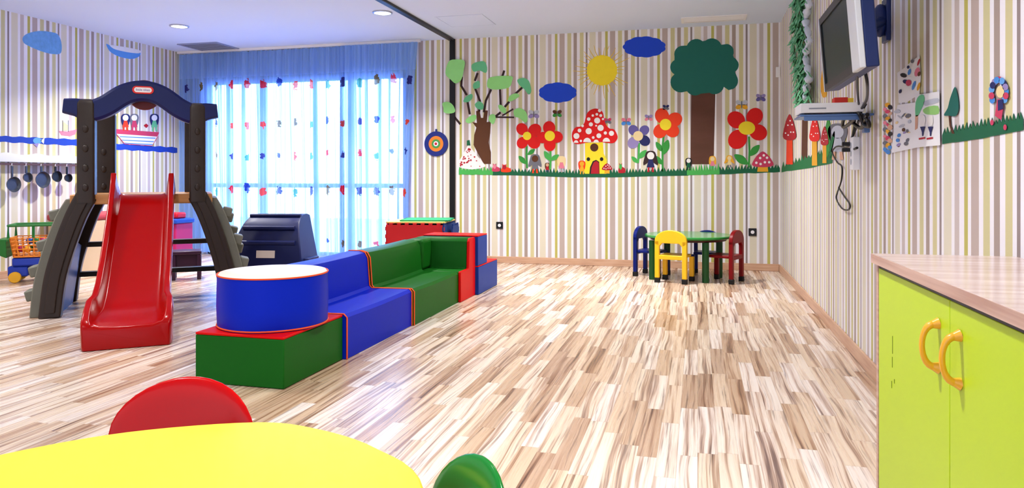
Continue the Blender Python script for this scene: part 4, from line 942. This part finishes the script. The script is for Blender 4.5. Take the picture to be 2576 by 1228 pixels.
# puzzle mat cube
pm = thing('puzzle_mat_box', (-3.04, 7.62, 0), 'box of jigsaw foam mats, red front, behind the foam sofa', 'play mat', rz=math.radians(8))
def jig(w, h, n=7, d=.034):
    pts = []
    for (a, b) in (((-w / 2, 0), (w / 2, 0)), ((w / 2, 0), (w / 2, h)), ((w / 2, h), (-w / 2, h)), ((-w / 2, h), (-w / 2, 0))):
        A = Vector(a); B = Vector(b); t_ = (B - A).normalized(); o_ = Vector((t_.y, -t_.x))
        for i in range(n):
            for q, e in ((.0, 0), (.3, 0), (.25, 1), (.75, 1), (.7, 0)):
                pts.append(tuple(A + (B - A) * ((i + q) / n) + (o_ * d * e * .6 if b != (w / 2, 0) else Vector((0, 0)))))
    return pts
w_ = .62
mr, mg_, mbm, my = M('mat_red', (206, 34, 40), .8), M('mat_green', (40, 150, 100), .8), M('mat_blue', (26, 60, 130), .8), M('mat_yellow', (236, 214, 120), .8)
jp = jig(w_, .58)
MB().loft([[Vector((a, -.32, b + .001)) for a, b in jp], [Vector((a, -.305, b + .001)) for a, b in jp]]).build('front_mat', mr, pm)
MB().loft([[Vector((a, .30, b + .001)) for a, b in jp], [Vector((a, .315, b + .001)) for a, b in jp]]).build('back_mat', mbm, pm)
MB().loft([[Vector((.31, a, b + .001)) for a, b in jp], [Vector((.325, a, b + .001)) for a, b in jp]]).build('side_mat', mbm, pm)
MB().loft([[Vector((-.325, a, b + .001)) for a, b in jp], [Vector((-.31, a, b + .001)) for a, b in jp]]).build('side_mat', mr, pm)
MB().loft([[Vector((a, b - .31, .60)) for a, b in jig(w_, w_)], [Vector((a, b - .31, .614)) for a, b in jig(w_, w_)]]).build('top_mat', my, pm)
t = thing('loose_puzzle_mat', (-2.98, 7.66, .616), 'loose green jigsaw foam mat lying on the mat box', 'play mat', rz=math.radians(14))
MB().loft([[Vector((a, b - .26, .0)) for a, b in jig(.52, .52)], [Vector((a, b - .26, .014)) for a, b in jig(.52, .52)]]).build('mat', mg_, t)
t = thing('puzzle_mat', (-2.655, 7.70, 0), 'blue jigsaw foam mat leaning upright beside the mat box', 'play mat', rz=math.radians(98))
jp2 = jig(.34, .56, 5)
MB().loft([[Vector((a, .0, b + .001)) for a, b in jp2], [Vector((a, .015, b + .001)) for a, b in jp2]]).build('mat', mbm, t)

# toy workbench pink and blue
PK = M('toy_magenta', (176, 30, 96), .4); RD2 = M('toy_red', (200, 20, 40), .4); BL2 = M('toy_blue', (26, 70, 170), .35); LB = M('toy_light_blue', (150, 205, 236), .4)
t = thing('toy_kitchen', (-6.80, 8.05, 0), 'magenta and blue toy kitchen beside the curtain, seen behind the slide', 'toy kitchen')
for x in (-.22, .22): MB().b2((x - .03, -.16, .0), (x + .03, .16, .50)).build('side_panel', PK, t, bevel=.01)
MB().b2((-.27, -.18, .50), (.27, .18, .56)).build('worktop', BL2, t, bevel=.015); MB().b2((-.19, -.13, .18), (.19, .13, .22)).build('shelf', LB, t, bevel=.01)
MB().b2((.02, -.08, .56), (.2, .1, .64)).build('stove_block', RD2, t, bevel=.02); MB().b2((.19, -.165, .002), (.252, .165, .16)).build('foot_block', RD2, t, bevel=.01)
MB().b2((-.15, -.19, .515), (.05, -.178, .55)).build('front_plate', LB, t, bevel=.004)
PUR = M('dark_purple_plastic', (54, 20, 50), .4)
t = thing('play_stool', (-5.39, 6.66, 0), 'small dark purple stool on the floor behind the slide', 'stool', rz=math.radians(37))
MB().b2((-.15, -.14, .27), (.15, .14, .31)).build('seat', PUR, t, bevel=.012); MB().b2((-.13, -.10, .14), (.13, -.08, .27)).build('apron', PUR, t, bevel=.006)
for sx in (-1, 1):
    for sy in (-1, 1): MB().b2((sx * .125 - .02, sy * .115 - .02, 0), (sx * .125 + .02, sy * .115 + .02, .27)).build('leg', PUR, t, bevel=.006)

# toy shopping cart
OR = M('basket_orange', (222, 130, 34), .5); GR = M('cart_green', (30, 112, 44), .45); BL = M('cart_blue', (24, 56, 170), .4); YL = M('wheel_yellow', (232, 172, 34), .45)
ct = thing('toy_shopping_cart', (-6.84, 6.13, 0), 'toy shopping cart with orange lattice basket on a blue base', 'toy cart', rz=math.radians(38))
bk = MB(); W_, D_, zb, zt = .21, .16, .27, .47
def lattice(A, B, C, D, nx, nz, r=.006):
    A, B, C, D = map(Vector, (A, B, C, D))
    for i in range(nx + 1): bk.tube([A.lerp(B, i / nx), D.lerp(C, i / nx)], r, 5)
    for j in range(nz + 1): bk.tube([A.lerp(D, j / nz), B.lerp(C, j / nz)], r, 5)
k_ = .86
cs = [(-W_, -D_), (W_, -D_), (W_, D_), (-W_, D_)]
for i in range(4):
    a, b = cs[i], cs[(i + 1) % 4]
    lattice((a[0] * k_, a[1] * k_, zb), (b[0] * k_, b[1] * k_, zb), (b[0], b[1], zt), (a[0], a[1], zt), 8, 5)
bk.b2((-W_ * k_, -D_ * k_, zb - .006), (W_ * k_, D_ * k_, zb + .006)); bk.build('basket', OR, ct)
g_ = MB()
for q in ([(-.22, -.17, .47), (-.22, -.17, .60), (.22, -.17, .60), (.22, -.17, .47)], [(-.22, .17, .47), (-.22, .17, .60), (.22, .17, .60), (.22, .17, .47)], [(-.22, -.17, .60), (-.22, .17, .60)], [(.22, -.17, .6), (.22, .17, .6)], [(0, -.17, .47), (0, -.17, .6)]): g_.tube(q, .014, 8)
g_.build('handle_frame', GR, ct)
MB().loft([[Vector((-.24, y, z)) for y, z in ((-.15, .26), (.15, .26), (.18, .46), (-.18, .46))], [Vector((-.33, y, z)) for y, z in ((-.12, .30), (.12, .30), (.14, .46), (-.14, .46))]]).build('child_seat', GR, ct, bevel=.01)
MB().b2((-.20, -.13, .17), (.20, .13, .262)).build('chassis', BL, ct, bevel=.02); MB().b2((-.24, -.11, .06), (-.06, .11, .17)).build('wheel_fork', BL, ct, bevel=.015); MB().b2((.08, -.11, .06), (.22, .11, .17)).build('wheel_fork', BL, ct, bevel=.015)
for x in (-.17, .15):
    for y in (-.135, .135):
        o = MB().lathe([(.01, -.016), (.052, -.016), (.058, -.008), (.058, .008), (.052, .016), (.01, .016)], n=24).build('wheel', YL, ct, smooth=40)
        o.matrix_local = Matrix.Translation((x, y, .0585)) @ Matrix.Rotation(PI / 2, 4, 'X')
rn = random.Random(6)
for i in range(12):
    c = ('toy_red', 'toy_magenta', 'toy_blue', 'wheel_yellow', 'cart_green')[i % 5]
    a = 2 * PI * i / 12; r_ = .055 if i % 2 else .11
    o = MB().ball(wm(ct) @ Vector((r_ * 1.25 * math.cos(a), r_ * .8 * math.sin(a), .345 + .085 * (i % 2))), .036, 12, 8).build('toy_ball', MATS[c], None, smooth=60)
    tag(o, 'small coloured toy ball heaped in the orange cart basket', 'toy ball', 'balls in the cart basket')
t = thing('toy_storage_box', (-7.02, 7.05, 0), 'beige storage box with red padded lid against the left wall', 'storage box')
MB().b2((-.22, -.42, 0), (.22, .42, .60)).build('box_body', M('beige_board', (206, 178, 140), .6), t, bevel=.01)
MB().b2((-.23, -.44, .60), (.23, .44, .68)).build('lid', M('padded_red', (176, 60, 66), .6), t, bevel=.03, segs=3)

# hook shelf and hanging toy pans on the left wall
hz0 = on('L', 100, 409).z; hz1 = on('L', 100, 386).z
ya, yb_ = 5.75, 7.30
hs = thing('hook_shelf', (XL + .0005, (ya + yb_) / 2, hz0), 'white scalloped hook shelf on the left wall above the hanging pans', 'shelf')
pts = [(ya, hz0)] + [(yb_, hz0)] + [(yb_ - (yb_ - ya) * i / 40, hz1 - .025 * abs(math.sin(i * .32))) for i in range(41)]
MB().loft([[Vector((XL + d, y, z)) for y, z in pts] for d in (.001, .02)]).build('back_board', WHITE, hs, world=True)
MB().b2((XL + .001, ya, hz0 - .035), (XL + .07, yb_, hz0 - .015)).build('rail', M('dark_rail', (92, 64, 66), .5), hs, world=True)
PAN = M('pan_grey', (74, 80, 92), .35, metal=.5); PAN2 = M('pan_black', (26, 28, 36), .4)
def pan(u, r, ln, kind, label, mat):
    p = on('L', u, 420); y = p.y; z = hz0 - .045
    MB().tube([(XL + .02, y, z + .02), (XL + .075, y, z + .01), (XL + .075, y, z + .03)], .005, 6).build('hook', WHITE, hs, world=True)
    t = thing('toy_pan', (XL + .078, y, z), label, 'toy pan', group='toy pans hanging from the hook shelf')
    MB().box((0, 0, -ln / 2), (.012, .026, ln)).build('handle', mat, t, bevel=.004)
    o = MB().lathe([(r, 0), (r * .8, .0), (r * .78, .012), (r * .95, .045), (r * 1.02, .045), (r * .86, -.004), (.004, -.006)] if kind else [(.004, 0), (r * .8, 0), (r, .03), (r * .95, .03), (r * .76, .006), (.004, .006)], n=28).build('bowl', mat, t, smooth=40)
    o.matrix_local = Matrix.Translation((.0, 0, -ln - r * .85)) @ Matrix.Rotation(PI / 2, 4, 'Y')
pan(16, .085, .13, 0, 'grey toy pan hanging at the far left end of the hook shelf', PAN)
pan(52, .055, .08, 0, 'small grey toy ladle, second from the left under the hook shelf', PAN)
pan(90, .095, .07, 0, 'largest grey toy pan, in the middle under the hook shelf', PAN)
pan(126, .065, .06, 0, 'black toy pan just right of the largest pan', PAN2)
pan(155, .05, .09, 0, 'narrow black toy pan nearest the play gym post', PAN2)
pan(200, .06, .06, 0, 'dark toy pan half hidden behind the play gym post', PAN)

# ================================================================== FAR PLAY TABLE AND CHAIRS
GT = M('table_green', (38, 140, 58), .22, coat=.3); GLG = M('table_leg_green', (8, 74, 26), .35)
tb = thing('round_play_table', (-.10, 8.085, 0), 'round green play table near the back wall', 'table')
MB().lathe([(.455, .448), (.466, .455), (.468, .47), (.46, .478), (.01, .479)], n=64).build('tabletop', GT, tb, smooth=40)
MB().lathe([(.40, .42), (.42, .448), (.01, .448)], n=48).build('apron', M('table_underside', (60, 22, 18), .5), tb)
for x, y in ((-.375, -.215), (.18, -.335), (.33, .10), (-.235, .22)):
    MB().lathe([(.034, .0), (.036, .03), (.036, .42)], (x, y, 0), n=20).build('leg', GLG, tb, smooth=40)
BF = M('black_rubber', (14, 14, 16), .6)
def small_chair(mat):
    t = thing('play_chair', (0, 0, 0), 'x', 'chair')
    w, dpt, lt = .145, .135, .024
    # back at -y; seat faces +y
    MB().box((0, .0, .275), (2 * w - .01, 2 * dpt, .03)).build('seat', mat, t, bevel=.008)
    m = MB(); out = []; inn = []
    n = 14
    outer = [(-w - lt, .05), (-w - lt, .44)] + [(-(w + lt) * math.cos(PI * i / n), .44 + .11 * math.sin(PI * i / n)) for i in range(1, n)] + [(w + lt, .44), (w + lt, .05)]
    # frame: two uprights and a filled arched head
    for s in (-1, 1): m.b2((s * w - lt if s > 0 else -w - lt, -dpt - .02, .05), (s * w + lt if s > 0 else -w + lt, -dpt + .022, .44))
    head = [(-w - lt, .405), (-w - lt, .44)] + [(-(w + lt) * math.cos(PI * i / n), .44 + .112 * math.sin(PI * i / n)) for i in range(1, n)] + [(w + lt, .44), (w + lt, .405), (w - lt, .38), (w - lt - .03, .415), (-w + lt + .03, .415), (-w + lt, .38)]
    m.loft([[Vector((a, y, b)) for a, b in head] for y in (-dpt - .02, -dpt + .022)])
    m.b2((-w, -dpt - .018, .245), (w, -dpt + .02, .29))
    m.build('backrest', mat, t, bevel=.006)
    for s in (-1, 1):
        MB().b2((s * w - lt, dpt - .022, .05), (s * w + lt, dpt + .022, .262)).build('leg', mat, t, bevel=.006)
        for yy in (-dpt, dpt): MB().b2((s * w - lt - .002, yy - .024, 0), (s * w + lt + .002, yy + .024, .05)).build('rubber_foot', BF, t, bevel=.004)
    return t
CH = {'yellow': M('chair_yellow', (250, 196, 28), .35), 'red': M('chair_red', (122, 4, 12), .4, spec=.2), 'blue': M('chair_blue', (6, 26, 108), .4, spec=.2)}
base = small_chair(CH['yellow'])
def place(src, c, x, y, rz, label, first=False):
    o = src if first else dup(src)
    for k in kids(o):
        if k.name.startswith('rubber_foot'): continue
        if not first:
            k.data = k.data.copy(); k.data.materials[0] = CH[c]
    o.location = (x, y, 0); o.rotation_euler = (0, 0, math.radians(rz)); o['label'] = label; o['group'] = 'little chairs around the round play table'
    return o
place(base, 'yellow', -.235, 7.752, -15, 'yellow child chair with arched back in front of the green table', True)
place(base, 'red', .27, 7.895, 67, 'dark red child chair at the side of the green table nearest the corner', False)
place(base, 'blue', -.50, 8.18, -108, 'dark blue child chair at the side of the green table nearest the sofa', False)
o = place(base, 'blue', .09, 8.42, 172, 'dark blue child chair behind the green table, against the back wall', False); o.scale = (.88, .88, .90)

# ================================================================== NEAR TABLE AND CHAIRS
def cw(r, f, z=0): return Vector((-SN * f + CS * r, CS * f + SN * r, z))      # (right, forward) of the camera on the floor -> room
YT = M('table_yellow', (224, 206, 46), .48, var=.02)
ed = [(-.169, 1.383), (-.299, 1.593), (-.468, 1.718), (-.634, 1.762), (-.91, 1.693), (-1.112, 1.554), (-1.27, 1.36)]
cen = (-.70, 1.09)
full = ed + [(2 * cen[0] - a, 2 * cen[1] - b) for a, b in ed[:]]
sm = smooth_closed(full, 6)
ce = cw(*cen)
nt_ = thing('yellow_table', (ce.x, ce.y, 0), 'large rounded yellow table in the foreground', 'table')
outl = [cw(p.x, p.y) - Vector((ce.x, ce.y, 0)) for p in sm]
def ring(s, z): return [Vector((p.x * s, p.y * s, z)) for p in outl]
MB().loft([ring(.975, .470), ring(.99, .474), ring(1, .484), ring(.999, .494), ring(.990, .4995), ring(.95, .5)]).build('tabletop', YT, nt_, smooth=35)
YL2 = M('table_yellow_leg', (240, 214, 50), .4)
for a in (35, 125, 215, 305): MB().lathe([(.03, 0), (.034, .02), (.034, .47)], (.36 * math.cos(math.radians(a)), .36 * math.sin(math.radians(a)), 0), n=20).build('leg', YL2, nt_, smooth=40)
def shell_chair(x, y, rz, rgb, mname, label, top=.555, hw=.215):
    mt = M(mname, rgb, .14, coat=.0, var=.02, spec=.22)
    t = thing('shell_chair', (x, y, 0), label, 'chair', rz=math.radians(rz), group='glossy chairs at the yellow table')
    # back: thick rounded shield, curved in plan; chair faces +y, back plane at y=0
    secs = []; m = 9
    zs = [(.275, .86), (.32, .93), (.36, .98), (.40, 1.0)] + [(.40 + (top - .40) * math.sin(PI / 2 * q / 9), max(math.cos(PI / 2 * q / 9), .03)) for q in range(1, 10)]
    n = 24
    for z, k in zs:
        sec = []
        for i in range(n):
            a = 2 * PI * i / n; xx = hw * k * math.cos(a); th = .018 * min(1, k * 1.3) * math.sin(a)
            sec.append(Vector((xx, th + .9 * xx * xx - (z - .275) * .16, z)))
        secs.append(sec)
    MB().loft(secs).build('backrest', mt, t, smooth=70)
    MB().loft([[Vector((a, b, z)) for a, b in rrect(0, .17, .34 * k, .33 * k, .07, 5)] for z, k in ((.255, .9), (.262, 1), (.28, 1), (.288, .93))]).build('seat', mt, t, smooth=40)
    for sx in (-1, 1):
        for yy in (.05, .29): MB().tube([(sx * .13, yy, .257), (sx * .155, yy + (yy - .17) * .2, 0.0)], [.02, .016], 12).build('leg', mt, t, smooth=50)
pr_ = cw(-.868, 1.915); shell_chair(pr_.x, pr_.y, 180 - 2, (184, 0, 0), 'gloss_red', 'glossy red chair tucked behind the yellow table', hw=.235)
pg_ = cw(-.085, 1.36); shell_chair(pg_.x, pg_.y, 128, (16, 120, 40), 'gloss_green', 'glossy green chair at the side of the yellow table', hw=.20)

# ================================================================== LIGHT
w = bpy.data.worlds.new('World'); SC.world = w; w.use_nodes = True
nt = w.node_tree; nt.nodes.clear(); L = nt.links.new
out = node(nt, 'ShaderNodeOutputWorld'); bg = node(nt, 'ShaderNodeBackground'); tc = node(nt, 'ShaderNodeTexCoord'); sp = node(nt, 'ShaderNodeSeparateXYZ')
L(tc.outputs['Generated'], sp.inputs[0])
mr_ = node(nt, 'ShaderNodeMapRange'); mr_.inputs[1].default_value = -.15; mr_.inputs[2].default_value = .15; L(sp.outputs[1], mr_.inputs[0])
mx = node(nt, 'ShaderNodeMix', data_type='RGBA'); L(mr_.outputs[0], mx.inputs[0])
mx.inputs[6].default_value = (1.15, 1.2, 1.42, 1)          # behind the camera
mx.inputs[7].default_value = (5.4, 8.2, 13.5, 1)            # bright sky beyond the balcony
L(mx.outputs[2], bg.inputs[0]); bg.inputs[1].default_value = 1.0; L(bg.outputs[0], out.inputs[0])
# added round ceiling lights, out of view, to brighten the walls and floor
for x, y, pw in ((-.75, 7.12, 50), (-.9, 4.6, 16), (-.6, 2.2, 36), (-3.6, 3.6, 16), (-3.6, 1.0, 14), (-5.8, 3.9, 34), (-.9, .0, 16)):
    downlight(x, y, 'added round ceiling light out of the picture, brightening the room', pw)

# ================================================================== CAMERA
cam = bpy.data.cameras.new('camera'); co = bpy.data.objects.new('camera', cam); COL.objects.link(co)
co.location = (0, 0, CAMZ); co.rotation_euler = (PI / 2, 0, YAW)
cam.sensor_fit = 'HORIZONTAL'; cam.sensor_width = 36; cam.lens = F / 2576 * 36
cam.shift_y = -(614 - HZ) / 2576; cam.clip_start = .05
SC.camera = co
vs = SC.view_settings; vs.view_transform = 'Standard'; vs.look = 'None'; vs.gamma = 1; vs.use_curve_mapping = False; vs.exposure = 0.35
